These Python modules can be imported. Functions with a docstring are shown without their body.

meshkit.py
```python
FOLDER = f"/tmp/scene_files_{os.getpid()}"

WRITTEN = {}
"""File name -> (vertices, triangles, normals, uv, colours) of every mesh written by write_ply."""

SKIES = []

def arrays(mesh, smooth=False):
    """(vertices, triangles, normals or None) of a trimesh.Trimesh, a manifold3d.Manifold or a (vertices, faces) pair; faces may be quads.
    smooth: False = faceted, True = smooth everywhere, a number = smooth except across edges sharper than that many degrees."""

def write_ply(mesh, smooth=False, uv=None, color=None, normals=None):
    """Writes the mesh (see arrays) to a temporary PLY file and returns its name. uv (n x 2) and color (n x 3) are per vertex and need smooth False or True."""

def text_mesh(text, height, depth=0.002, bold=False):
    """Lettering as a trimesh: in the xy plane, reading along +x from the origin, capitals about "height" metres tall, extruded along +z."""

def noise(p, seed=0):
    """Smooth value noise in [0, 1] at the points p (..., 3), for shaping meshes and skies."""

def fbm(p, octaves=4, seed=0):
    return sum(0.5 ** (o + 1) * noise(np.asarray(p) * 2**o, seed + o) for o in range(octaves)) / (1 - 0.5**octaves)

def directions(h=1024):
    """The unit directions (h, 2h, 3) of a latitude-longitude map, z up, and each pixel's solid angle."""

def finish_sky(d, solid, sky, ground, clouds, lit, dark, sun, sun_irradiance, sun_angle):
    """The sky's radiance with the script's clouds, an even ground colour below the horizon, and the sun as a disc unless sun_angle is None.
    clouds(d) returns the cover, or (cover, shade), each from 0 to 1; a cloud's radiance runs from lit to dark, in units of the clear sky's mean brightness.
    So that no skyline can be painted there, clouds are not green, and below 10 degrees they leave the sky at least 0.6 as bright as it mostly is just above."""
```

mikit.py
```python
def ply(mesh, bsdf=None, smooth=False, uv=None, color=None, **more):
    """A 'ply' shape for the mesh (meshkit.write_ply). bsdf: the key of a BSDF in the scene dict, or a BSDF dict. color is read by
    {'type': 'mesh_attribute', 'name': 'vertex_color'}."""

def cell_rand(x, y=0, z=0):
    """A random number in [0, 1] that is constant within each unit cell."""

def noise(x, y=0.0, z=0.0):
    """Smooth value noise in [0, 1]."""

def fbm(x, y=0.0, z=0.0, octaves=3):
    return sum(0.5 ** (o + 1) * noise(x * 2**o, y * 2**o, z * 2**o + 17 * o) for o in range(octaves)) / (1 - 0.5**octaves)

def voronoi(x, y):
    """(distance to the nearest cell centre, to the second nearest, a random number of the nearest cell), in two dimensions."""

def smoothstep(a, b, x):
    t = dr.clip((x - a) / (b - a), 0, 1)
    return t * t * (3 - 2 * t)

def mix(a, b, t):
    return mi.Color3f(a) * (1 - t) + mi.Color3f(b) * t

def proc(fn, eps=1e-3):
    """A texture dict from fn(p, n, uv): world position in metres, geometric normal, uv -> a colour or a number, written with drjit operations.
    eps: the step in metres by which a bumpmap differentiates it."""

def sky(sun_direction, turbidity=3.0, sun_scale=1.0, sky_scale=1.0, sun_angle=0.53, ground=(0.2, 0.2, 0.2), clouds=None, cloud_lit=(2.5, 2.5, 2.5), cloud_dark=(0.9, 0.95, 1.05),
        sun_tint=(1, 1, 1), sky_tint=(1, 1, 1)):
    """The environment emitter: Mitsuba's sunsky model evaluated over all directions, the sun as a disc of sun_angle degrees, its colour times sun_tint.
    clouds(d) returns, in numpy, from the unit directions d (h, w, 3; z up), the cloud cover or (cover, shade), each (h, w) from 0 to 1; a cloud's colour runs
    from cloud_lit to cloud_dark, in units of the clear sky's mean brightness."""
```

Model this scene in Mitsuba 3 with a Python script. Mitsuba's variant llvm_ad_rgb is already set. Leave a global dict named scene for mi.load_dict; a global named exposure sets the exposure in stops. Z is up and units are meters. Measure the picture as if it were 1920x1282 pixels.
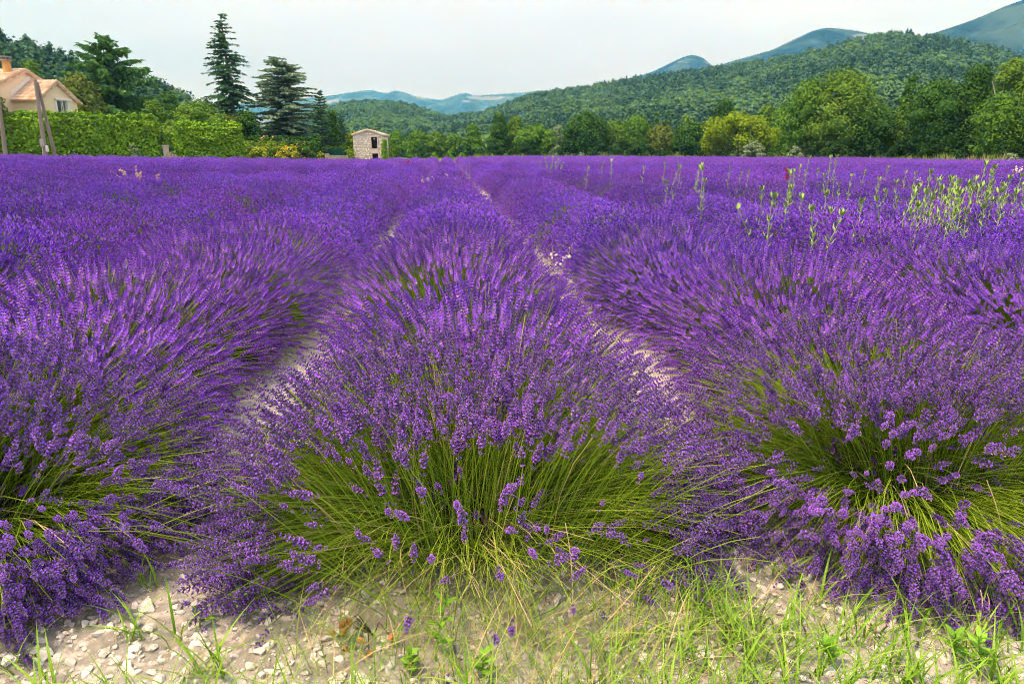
import math
import numpy as np
import trimesh
import drjit as dr
import mitsuba as mi
import mikit
import meshkit
from mikit import proc, noise, fbm, mix, smoothstep, cell_rand

T = mi.ScalarTransform4f
scene, labels = {}, {}
exposure = 2.50

# ------------------------------------------------------------------ camera, sky
EYE = np.array([0.0, 0.0, 1.3])
YAW, PITCH, F = math.radians(5.3), math.radians(15.42), 1280.0      # F in pixels of a 1920-wide picture
FH = np.array([math.sin(YAW), math.cos(YAW), 0.0])
RT = np.array([math.cos(YAW), -math.sin(YAW), 0.0])
FW = FH * math.cos(PITCH) - np.array([0, 0, math.sin(PITCH)])
UP = FH * math.sin(PITCH) + np.array([0, 0, math.cos(PITCH)])
scene['camera'] = {'type': 'perspective', 'fov': math.degrees(2 * math.atan(960 / F)), 'fov_axis': 'x', 'near_clip': 0.05, 'far_clip': 20000.0,
                   'to_world': T().look_at(origin=EYE.tolist(), target=(EYE + FW).tolist(), up=[0, 0, 1]), 'medium': {'type': 'ref', 'id': 'air'}}


def overcast(d):
    h = np.clip(d[..., 2], 0, 1)
    n = meshkit.fbm(np.stack([d[..., 0] * 2.2, d[..., 1] * 2.2, d[..., 2] * 9], -1), 4, seed=3)
    return np.ones(h.shape), np.clip(1 - h ** 0.8 + 0.5 * (n - 0.5), 0, 1)


SUN = (-0.38, -0.10, 0.90)
scene['sky'] = mikit.sky(SUN, turbidity=3, sun_scale=0.80, sun_angle=10, clouds=overcast, cloud_lit=(3.1, 3.2, 3.3), cloud_dark=(0.94, 0.69, 0.85), sun_tint=(0.94, 0.92, 1.02))
scene['air'] = {'type': 'homogeneous', 'albedo': {'type': 'rgb', 'value': [0.95, 0.945, 0.985]}, 'sigma_t': {'type': 'rgb', 'value': [2.8e-5, 1.05e-4, 2.1e-4]}}


def pt(u, v, D):
    """the world point seen at pixel (u, v) of the photograph at horizontal depth D"""
    r = RT * ((u - 960) / F) + UP * ((641 - v) / F) + FW
    return EYE + r * (D / (r @ FH))


def plan(x, y):
    """(u at eye level, depth D) of ground points"""
    D = x * FH[0] + y * FH[1]
    s = x * RT[0] + y * RT[1]
    return 960 + F * s / np.maximum(D, 0.3) * math.cos(PITCH) ** -1 * (math.cos(PITCH) ** 2), D


# pixel column at eye level: depth along the optical axis of a level point is D cos(PITCH)
def plan(x, y):
    D = x * FH[0] + y * FH[1]
    s = x * RT[0] + y * RT[1]
    return 960 + F * s / (np.maximum(D, 0.3) * math.cos(PITCH)), D


def xy(u, D):
    """ground position seen in column u (at eye level) at depth D"""
    s = (u - 960) / F * D * math.cos(PITCH)
    return FH[:2] * D + RT[:2] * s


# ------------------------------------------------------------------ mesh helpers
def spec(c):
    return {'type': 'rgb', 'value': list(c)}


class MB:
    """collects vertices, triangles and uv (u = tone code, v = random tone) into ONE mesh"""

    def __init__(self):
        self.V, self.F, self.UV, self.n = [], [], [], 0

    def add(self, V, F, u=0.0, v=0.5, UV=None):
        V = np.asarray(V, float).reshape(-1, 3)
        F = np.asarray(F, int)
        if F.shape[1] == 4:
            F = np.vstack([F[:, [0, 1, 2]], F[:, [0, 2, 3]]])
        if UV is None:
            UV = np.stack([np.broadcast_to(u, len(V)), np.broadcast_to(v, len(V))], 1)
        self.V.append(V); self.F.append(F + self.n); self.UV.append(UV); self.n += len(V)
        return self

    def mesh(self, m, u=0.0, v=0.5):
        if hasattr(m, 'to_mesh'):
            q = m.to_mesh()
            return self.add(q.vert_properties[:, :3], q.tri_verts, u, v)
        return self.add(m.vertices, m.faces, u, v)

    def box(self, lo, hi, u=0.0, v=0.5, M=None):
        lo, hi = np.array(lo, float), np.array(hi, float)
        c = np.array([[x, y, z] for x in (0, 1) for y in (0, 1) for z in (0, 1)], float) * (hi - lo) + lo
        if M is not None:
            c = c @ M[:3, :3].T + M[:3, 3]
        return self.add(c, [[0, 1, 3], [0, 3, 2], [4, 6, 7], [4, 7, 5], [0, 4, 5], [0, 5, 1], [2, 3, 7], [2, 7, 6], [0, 2, 6], [0, 6, 4], [1, 5, 7], [1, 7, 3]], u, v)

    def tube(self, P, R, sides=6, u=0.0, v=0.5, cap=True):
        P = np.asarray(P, float)
        R = np.broadcast_to(R, (len(P),))
        t = np.gradient(P, axis=0)
        t /= np.linalg.norm(t, axis=1, keepdims=True) + 1e-12
        a = np.cross(t, np.where(np.abs(t[:, 2:]) < 0.9, [0, 0, 1.0], [1.0, 0, 0]))
        a /= np.linalg.norm(a, axis=1, keepdims=True) + 1e-12
        b = np.cross(t, a)
        g = np.arange(sides) * 2 * np.pi / sides
        V = (P[:, None] + R[:, None, None] * (np.cos(g)[None, :, None] * a[:, None] + np.sin(g)[None, :, None] * b[:, None])).reshape(-1, 3)
        i, j = np.meshgrid(np.arange(len(P) - 1), np.arange(sides), indexing='ij')
        q = np.stack([i * sides + j, i * sides + (j + 1) % sides, (i + 1) * sides + (j + 1) % sides, (i + 1) * sides + j], -1).reshape(-1, 4)
        F = np.vstack([q[:, [0, 1, 2]], q[:, [0, 2, 3]]])
        if cap:
            n = len(P)
            e = np.arange(1, sides - 1)
            F = np.vstack([F, np.stack([e * 0, e + 1, e], 1), np.stack([e * 0, e, e + 1], 1) + (n - 1) * sides])
        return self.add(V, F, u, v)

    def scatter(self, tpl, R, t, rv, u=None):
        """copies of a template (V, F, UV) under rotations*scales R (k,3,3) and places t (k,3); rv (k) random tone"""
        tV, tF, tUV = tpl
        k, n = len(t), len(tV)
        V = np.einsum('kij,nj->kni', R, tV) + t[:, None]
        F = (tF[None] + (np.arange(k) * n)[:, None, None]).reshape(-1, 3)
        UV = np.empty((k, n, 2))
        UV[..., 0] = tUV[None, :, 0] if u is None else np.asarray(u)[:, None]
        UV[..., 1] = np.clip(0.5 * tUV[None, :, 1] + 0.5 * np.asarray(rv)[:, None], 0, 1)
        self.V.append(V.reshape(-1, 3)); self.F.append(F + self.n); self.UV.append(UV.reshape(-1, 2)); self.n += k * n
        return self

    def arrays(self):
        return np.vstack(self.V), np.vstack(self.F), np.vstack(self.UV)

    def ply(self, bsdf, smooth=False, **more):
        V, F, UV = self.arrays()
        return mikit.ply((V, F), bsdf, smooth=bool(smooth), uv=UV, **more)


def frames(d, roll=None, rng=None):
    """rotation matrices (k,3,3) whose third column is d"""
    d = d / (np.linalg.norm(d, axis=1, keepdims=True) + 1e-12)
    a = np.cross(d, np.where(np.abs(d[:, 2:]) < 0.9, [0, 0, 1.0], [1.0, 0, 0]))
    a /= np.linalg.norm(a, axis=1, keepdims=True) + 1e-12
    b = np.cross(d, a)
    if rng is not None:
        roll = rng.uniform(0, 2 * np.pi, len(d))
    if roll is not None:
        c, s = np.cos(roll)[:, None], np.sin(roll)[:, None]
        a, b = a * c + b * s, b * c - a * s
    return np.stack([a, b, d], -1)


def unit(v):
    return v / (np.linalg.norm(v, axis=-1, keepdims=True) + 1e-12)


def free(name):
    if name not in used:
        used[name] = 0
        return name
    used[name] += 1
    return f'{name}_{used[name]:03d}'


used = {}


def say(key, label=None, cat=None, group=None, kind=None):
    labels[key] = {k: v for k, v in dict(label=label, category=cat, group=group, kind=kind).items() if v}
    return key


def thing(name, label, cat, group=None, kind=None):
    return say(free(name), label, cat, group, kind)


def part(parent, name, shape, label=None, kind=None):
    key = free(f'{parent}__{name}')
    scene[key] = shape
    if label or kind:
        say(key, label, kind=kind)
    return key


# ------------------------------------------------------------------ materials
def matte(name, fn, two=True):
    b = {'type': 'diffuse', 'reflectance': proc(fn) if callable(fn) else spec(fn)}
    scene[name] = {'type': 'twosided', 'bsdf': b} if two else b
    return name


def flower_fn(p, n, uv):
    u, v = uv.x, uv.y
    big = fbm(p.x * 0.55, p.y * 0.55, 0.0, 2)
    violet = mix((0.150, 0.044, 0.47), (0.34, 0.150, 0.82), v)
    violet = mix(violet, mix((0.19, 0.050, 0.44), (0.38, 0.14, 0.74), v), smoothstep(0.35, 0.75, big) * 0.7)
    violet = violet * (0.62 + 0.7 * fbm(p.x * 0.21 + 9.0, p.y * 0.35, 0.0, 3))
    calyx = mix((0.075, 0.055, 0.15), (0.21, 0.17, 0.29), v)
    dry = mix((0.30, 0.20, 0.16), (0.58, 0.44, 0.34), v)
    return dr.select(u < 0.5, violet, dr.select(u < 0.85, calyx, dry))


def plant_fn(p, n, uv):
    """lavender stems and leaves: u 0 = fresh yellow green stem, 0.4 = grey green leaf, 0.8 = straw, 1 = woody brown"""
    u, v = uv.x, uv.y
    stem = mix((0.095, 0.18, 0.012), (0.27, 0.40, 0.038), v)
    leaf = mix((0.075, 0.125, 0.055), (0.19, 0.26, 0.14), v)
    straw = mix((0.30, 0.25, 0.10), (0.58, 0.48, 0.26), v)
    wood = mix((0.045, 0.036, 0.028), (0.11, 0.085, 0.06), v)
    return dr.select(u < 0.2, stem, dr.select(u < 0.6, leaf, dr.select(u < 0.9, straw, wood)))


def grass_fn(p, n, uv):
    fresh = mix((0.10, 0.24, 0.015), (0.27, 0.46, 0.06), uv.y)
    straw = mix((0.28, 0.22, 0.09), (0.62, 0.50, 0.27), uv.y)
    return mix(fresh, straw, smoothstep(0.3, 0.7, uv.x))


def soil_fn(p, n, uv):
    a = fbm(p.x * 3, p.y * 3, 0.0, 4)
    b = fbm(p.x * 40, p.y * 40, 3.0, 3)
    c = mix((0.25, 0.245, 0.215), (0.42, 0.415, 0.375), smoothstep(0.3, 0.7, a)) * (0.8 + 0.4 * fbm(p.x * 150, p.y * 150, 0.0, 2))
    return mix(c, (0.56, 0.53, 0.47), smoothstep(0.55, 0.75, b) * 0.6)


def stone_fn(p, n, uv):
    c = mix((0.41, 0.395, 0.355), (0.78, 0.765, 0.72), uv.y)
    return c * (0.75 + 0.5 * fbm(p.x * 60, p.y * 60, p.z * 60, 3))


def verge_fn(p, n, uv):
    a = fbm(p.x * 0.35, p.y * 0.35, 0.0, 3)
    b = fbm(p.x * 4, p.y * 4, 0.0, 3)
    c = mix((0.085, 0.15, 0.02), (0.20, 0.26, 0.045), b)
    return mix(c, (0.36, 0.31, 0.13), smoothstep(0.5, 0.7, a) * 0.6)


def road_fn(p, n, uv):
    return mix((0.36, 0.32, 0.26), (0.55, 0.50, 0.42), fbm(p.x * 2, p.y * 2, 0.0, 4))


matte('m_flower', flower_fn)
matte('m_plant', plant_fn)
matte('m_grass', grass_fn)
matte('m_soil', soil_fn)
matte('m_stone', stone_fn)
matte('m_verge', verge_fn)
matte('m_road', road_fn)


def foliage_mat(name, lo, hi, trans=0.0):
    matte(name, lambda p, n, uv: mix(lo, hi, uv.y) * (0.8 + 0.4 * noise(p.x * 0.5, p.y * 0.5, p.z * 0.5)))


# ------------------------------------------------------------------ terrain
UE = [-600, -200, 0, 300, 460, 560, 640, 740, 800, 1000, 1300, 1500, 1700, 1920, 2300, 2700]
DE = [44, 48, 52, 58, 66, 72, 78, 80, 100, 118, 112, 88, 70, 58, 46, 40]
VE = [292, 292, 292, 297.5, 299, 300, 300, 299, 297.5, 294, 295, 297, 299.5, 304, 309, 312]
GE = [pt(u, v, D)[2] - 0.62 for u, v, D in zip(UE, VE, DE)]


def edge(u):
    return np.interp(u, UE, DE)


def smooth01(t):
    t = np.clip(t, 0, 1)
    return t * t * (3 - 2 * t)


def gz(x, y):
    """height of the ground"""
    x, y = np.asarray(x, float), np.asarray(y, float)
    u, D = plan(x, y)
    u = np.where(D > 0.5, np.clip(u, -600, 2700), np.where(x < 0, -600, 2700))
    e = edge(u)
    z = np.interp(u, UE, GE) * smooth01(D / e)
    bank = np.interp(u, [-600, 380, 470, 560], [0.68, 0.6, 0.3, 0.0]) * smooth01((D - e - 0.2) / 3.5)
    z = (z + bank) * (1 - 0.6 * smooth01((D - 170) / 100))
    return z


def gzp(u, D):
    p = xy(u, D)
    return np.array([p[0], p[1], float(gz(p[0], p[1]))])


az = np.radians(np.concatenate([np.linspace(-180, -50, 40), np.linspace(-49, 60, 250), np.linspace(61, 179, 40)]))
rad = np.concatenate([np.concatenate([np.geomspace(0.25, 1.1, 14), np.geomspace(1.12, 12, 150)]), np.geomspace(12.3, 200, 150), np.geomspace(206, 9000, 40)])
A_, R_ = np.meshgrid(az, rad, indexing='ij')
GX, GY = R_ * np.sin(A_), R_ * np.cos(A_)
GZ = gz(GX, GY)
near = np.exp(-(R_ / 6) ** 2)
GZ = GZ + near * (0.05 * (meshkit.fbm(np.stack([GX * 2, GY * 2, GX * 0], -1), 3, 1) - 0.5) + 0.045 * (meshkit.fbm(np.stack([GX * 11, GY * 11, GX * 0], -1), 3, 2) - 0.5))
na, nr = len(az), len(rad)
i, j = np.meshgrid(np.arange(na), np.arange(nr - 1), indexing='ij')
Q = np.stack([i * nr + j, ((i + 1) % na) * nr + j, ((i + 1) % na) * nr + j + 1, i * nr + j + 1], -1).reshape(-1, 4)
GV = np.stack([GX, GY, GZ], -1).reshape(-1, 3)
cen = GV[Q].mean(1)
cu, cD = plan(cen[:, 0], cen[:, 1])
cu = np.where(cD > 0.5, cu, -3000)
over = cD - edge(np.clip(cu, -600, 2700))
is_road = (((cu > 738) & (cu < 830) & (over > 1.0) & (over < 16)) | ((cu > 560) & (cu < 738) & (over > 3) & (over < 9)) | ((cu > 322) & (cu < 352) & (over > 0.2) & (over < 2)))
is_verge = (over > -0.3) & ~is_road
for nm, sel, mat, lab in (('ground', ~is_verge & ~is_road, 'm_soil', 'pale stony soil of the lavender field'), ('grass_verge', is_verge, 'm_verge', 'green and straw coloured grass around the field'), ('road', is_road, 'm_road', 'pale gravel track beside the stone hut')):
    q = Q[sel]
    ids, inv = np.unique(q, return_inverse=True)
    q = inv.reshape(-1, 4)
    scene[nm] = mikit.ply((GV[ids], np.vstack([q[:, [0, 2, 1]], q[:, [0, 3, 2]]])), mat, smooth=True)
    say(nm, lab, kind='structure')

# ------------------------------------------------------------------ lavender templates
rg = np.random.default_rng(11)


def spike_full(seed, whorls=7, per=7, L=0.066, rmax=0.0066, light=False):
    """a flower spike: whorls of calyces, each with a small two-lobed corolla"""
    r = np.random.default_rng(seed)
    V, F, UV = [], [], []
    zs = np.concatenate([[0.0], np.linspace(0.016 + r.uniform(0, 0.006), L * 0.97, whorls - 1)])
    for w, z in enumerate(zs):
        f = z / L
        rr = rmax * (0.75 + 0.45 * math.sin(math.pi * min(1, f * 0.85 + 0.15))) * (0.7 if w == 0 else 1.0) * (1.0 if f < 0.8 else 0.72)
        for q in range(per if f < 0.85 else per - 3):
            a = 2 * math.pi * (q + 0.5 * (w % 2)) / per + r.uniform(-0.3, 0.3)
            o = np.array([math.cos(a), math.sin(a), 0])
            s = np.array([-math.sin(a), math.cos(a), 0])
            zz = np.array([0, 0, z + r.uniform(-0.002, 0.002)])
            el = 0.5 + 0.9 * f
            d = unit(o + np.array([0, 0, el]))
            b0 = zz + o * rr * 0.15
            tip = b0 + d * rr * 1.05
            wd = rr * 0.30
            nrm = np.cross(d, s)
            k = len(V)
            V += [b0 - d * 0.001, b0 + d * rr * 0.6 + s * wd, b0 + d * rr * 0.6 - s * wd, b0 + d * rr * 0.6 + nrm * wd * 1.3, b0 + d * rr * 0.6 - nrm * wd, tip]
            F += [[k, k + 1, k + 5], [k, k + 5, k + 2], [k, k + 3, k + 5]] if light else [[k, k + 1, k + 3], [k, k + 3, k + 2], [k, k + 2, k + 4], [k, k + 4, k + 1], [k + 1, k + 5, k + 3], [k + 3, k + 5, k + 2], [k + 2, k + 5, k + 4]]
            UV += [[0.7, r.random()]] * 6
            x = r.random()
            if x < 0.74:          # corolla
                k = len(V)
                pz = r.uniform(0.30, 0.58) * rr * 1.2
                base = tip - d * rr * 0.3
                out = unit(d + 0.55 * o)
                V += [base, base + out * pz * 0.8 + s * pz * 0.75, base + out * pz * 1.1, base + out * pz * 0.8 - s * pz * 0.75, base + out * pz * 0.9 + nrm * pz * 0.8]
                F += [[k, k + 1, k + 2], [k, k + 2, k + 3], [k, k + 4, k + 2]] if light else [[k, k + 1, k + 2], [k, k + 2, k + 3], [k + 1, k + 4, k + 2], [k + 2, k + 4, k + 3], [k, k + 4, k + 1]]
                c = r.random()
                UV += [[0.2, c]] * 5
            elif x > 0.86:        # withered corolla
                k = len(V)
                V += [tip + s * 0.0015, tip - s * 0.0015, tip + d * 0.0032]
                F += [[k, k + 1, k + 2]]
                UV += [[0.95, r.random()]] * 3
    return np.array(V), np.array(F), np.array(UV)


def spike_mid(seed, whorls=6, per=5, L=0.068, rmax=0.0108):
    r = np.random.default_rng(seed)
    V, F, UV = [], [], []
    zs = np.concatenate([[0.002], np.linspace(0.014, L * 0.95, whorls - 1)])
    for w, z in enumerate(zs):
        f = z / L
        rr = rmax * (0.7 + 0.4 * math.sin(math.pi * min(1, f * 0.8 + 0.2)))
        for q in range(per):
            a = 2 * math.pi * (q + 0.5 * (w % 2)) / per + r.uniform(-0.4, 0.4)
            o, s = np.array([math.cos(a), math.sin(a), 0]), np.array([-math.sin(a), math.cos(a), 0])
            d = unit(o + np.array([0, 0, 0.5 + f]))
            b = np.array([0, 0, z])
            k = len(V)
            V += [b, b + d * rr * 0.7 + s * rr * 0.45, b + d * rr * 1.15, b + d * rr * 0.7 - s * rr * 0.45]
            F += [[k, k + 1, k + 2], [k, k + 2, k + 3]]
            x = r.random()
            UV += [[0.2 if x < 0.72 else (0.7 if x < 0.94 else 0.95), r.random()]] * 4
    return np.array(V), np.array(F), np.array(UV)


def spike_low(seed, n=5, L=0.062, r0=0.0115):
    """crossed jagged leaves of colour, for plants farther off"""
    r = np.random.default_rng(seed)
    V, F, UV = [], [], []
    for q in range(n):
        a = 2 * math.pi * q / n + r.uniform(-0.4, 0.4)
        o, s = np.array([math.cos(a), math.sin(a), 0]), np.array([-math.sin(a), math.cos(a), 0])
        z = L * (q + 0.3) / n * 0.75
        k = len(V)
        V += [[0, 0, z], o * r0 + s * r0 * 0.5 + [0, 0, z + L * 0.18], o * r0 * 0.6 + [0, 0, z + L * 0.42], o * r0 * 0.8 - s * r0 * 0.6 + [0, 0, z + L * 0.2]]
        F += [[k, k + 1, k + 2], [k, k + 2, k + 3]]
        x = r.random()
        UV += [[0.2 if x < 0.72 else 0.7, r.random()]] * 4
    return np.array(V), np.array(F), np.array(UV)


def leaf_tpl(L, w, fold=0.25, u=0.0, curl=0.0):
    """a folded lance-shaped leaf along +z"""
    V = np.array([[0, 0, 0], [w / 2, fold * w, L * 0.42], [0, 0, L * 0.45], [-w / 2, fold * w, L * 0.42], [0, curl * L, L]])
    return V, np.array([[0, 1, 2], [0, 2, 3], [1, 4, 2], [2, 4, 3]]), np.tile([u, 0.5], (5, 1)).astype(float)


def quad_tpl(L, w, u=0.0):
    V = np.array([[0, 0, 0], [w / 2, 0, L * 0.5], [0, 0, L], [-w / 2, 0, L * 0.5]])
    return V, np.array([[0, 1, 2], [0, 2, 3]]), np.tile([u, 0.5], (4, 1)).astype(float)


SP_FULL = [spike_full(s, whorls=w, L=l) for s, w, l in ((1, 7, 0.068), (2, 6, 0.056), (3, 8, 0.076), (4, 5, 0.044))]
SP_LIGHT = [spike_full(s, whorls=w, per=5, L=l, rmax=0.0074, light=True) for s, w, l in ((1, 6, 0.068), (2, 5, 0.056), (3, 7, 0.076), (4, 4, 0.044))]
SP_MID = [spike_mid(s, whorls=w, L=l) for s, w, l in ((1, 6, 0.068), (2, 5, 0.056), (3, 7, 0.076))]
SP_LOW = [spike_low(s) for s in (1, 2, 3)]
SP_FAR = [spike_low(s, n=3) for s in (4, 5, 6)]


def stems_mesh(mb, root, ctrl, end, nseg, r0, r1, sides, u, rv):
    """k tapered curved stems at once"""
    k = len(root)
    ts = np.linspace(0, 1, nseg + 1)
    P = [(1 - t) ** 2 * root + 2 * t * (1 - t) * ctrl + t * t * end for t in ts]
    d = end - root
    a = unit(np.cross(d, [0.31, 0.2, 1.0]))
    b = unit(np.cross(d, a))
    ang = np.arange(sides) * 2 * np.pi / sides
    V = []
    for t, p in zip(ts, P):
        r = r0 + (r1 - r0) * t
        for g in ang:
            V.append(p + r * (math.cos(g) * a + math.sin(g) * b))
    V = np.stack(V, 1)            # k, (nseg+1)*sides, 3
    m = V.shape[1]
    F = []
    for s in range(nseg):
        for q in range(sides if sides > 2 else 1):
            q2 = (q + 1) % sides
            F += [[s * sides + q, s * sides + q2, (s + 1) * sides + q2], [s * sides + q, (s + 1) * sides + q2, (s + 1) * sides + q]]
    F = np.array(F)
    F = (F[None] + (np.arange(k) * m)[:, None, None]).reshape(-1, 3)
    UV = np.stack([np.repeat(u, m), np.repeat(rv, m)], 1)
    mb.add(V.reshape(-1, 3), F, UV=UV)


def stem_layout(rng, n, rx, ry, H, thmax=1.72, dens=None, gap=0.5, gseed=0, gfreq=2.6):
    """roots, controls and ends of n stems that radiate from a low cushion; dens(direction) thins them out"""
    root, ctrl, end = [], [], []
    while sum(map(len, root)) < n:
        m = 2 * n
        c = rng.uniform(math.cos(thmax), 1, m)
        th, a = np.arccos(c), rng.uniform(0, 2 * np.pi, m)
        d = np.stack([np.sin(th) * np.cos(a), np.sin(th) * np.sin(a), np.cos(th)], 1)
        keep = np.ones(m)
        if gap > 0:
            g = meshkit.fbm(d * gfreq + 7.3 * gseed, 2, gseed)
            keep = 1 - gap * smooth01((0.52 - g) / 0.12)
        if dens is not None:
            keep = keep * dens(d)
        d = d[rng.random(m) < keep]
        m = len(d)
        k = np.clip(rng.normal(0.93, 0.085, m), 0.55, 1.12)[:, None]
        e = d * [rx, ry, 1.0] * k
        e[:, 2] = 0.13 + (H - 0.13) * np.clip(d[:, 2], -0.25, 1) ** 1.0 * k[:, 0] if False else 0.13 + (H - 0.13) * np.sign(d[:, 2]) * np.abs(d[:, 2]) ** 0.85 * k[:, 0]
        e[:, 2] = np.maximum(e[:, 2], 0.035 + 0.05 * rng.random(m))
        e += rng.normal(0, 0.018, (m, 3)) * [1, 1, 0.6]
        r = np.stack([d[:, 0] * rx * 0.32, d[:, 1] * ry * 0.32, 0.06 + 0.12 * np.clip(d[:, 2], 0, 1)], 1) + rng.normal(0, 0.045, (m, 3)) * [1, 1, 0.3]
        q = r + 0.52 * (e - r) + np.array([0, 0, 1]) * (0.16 * np.linalg.norm(e - r, axis=1) * (1 - 0.7 * np.clip(d[:, 2], 0, 1)))[:, None]
        root.append(r); ctrl.append(q); end.append(e)
    return [np.vstack(x)[:n] for x in (root, ctrl, end)]


def spikes_on(mb, rng, root, ctrl, end, tpls, s0=0.85, s1=1.2, wide=1.0):
    d = unit(unit(end - ctrl) + rng.normal(0, 0.10, end.shape) + np.array([0, 0, 0.22]))
    which = rng.integers(0, len(tpls), len(end))
    for w, t in enumerate(tpls):
        s = which == w
        k = s.sum()
        sc = rng.uniform(s0, s1, k)
        R = frames(d[s], rng=rng) * np.stack([sc * wide, sc * wide, sc], 1)[:, None, :]
        mb.scatter(t, R, end[s], rng.random(k))


def cushion(mb, rng, n, rx, ry, h, tpl, up=0.6):
    """grey green leaves of the low cushion"""
    a, q = rng.uniform(0, 2 * np.pi, n), np.sqrt(rng.random(n))
    p = np.stack([rx * q * np.cos(a), ry * q * np.sin(a), h * np.sqrt(np.maximum(0, 1 - q * q)) * rng.uniform(0.3, 1, n) + 0.02], 1)
    d = unit(np.stack([np.cos(a) * q, np.sin(a) * q, up + 0 * q], 1) + rng.normal(0, 0.55, (n, 3)))
    mb.scatter(tpl, frames(d, rng=rng) * rng.uniform(0.6, 1.25, n)[:, None, None], p, rng.random(n))


def mound(mb, rx, ry, h, seed, sub=2, u=0.4, v=0.25):
    m = trimesh.creation.icosphere(subdivisions=sub)
    V = np.array(m.vertices)
    V *= (0.85 + 0.35 * meshkit.fbm(V * 2.2 + seed, 2, seed))[:, None]
    V = V * [rx, ry, h]
    V[:, 2] = np.maximum(V[:, 2], -0.03)
    mb.add(V, m.faces, u, v)


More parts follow.
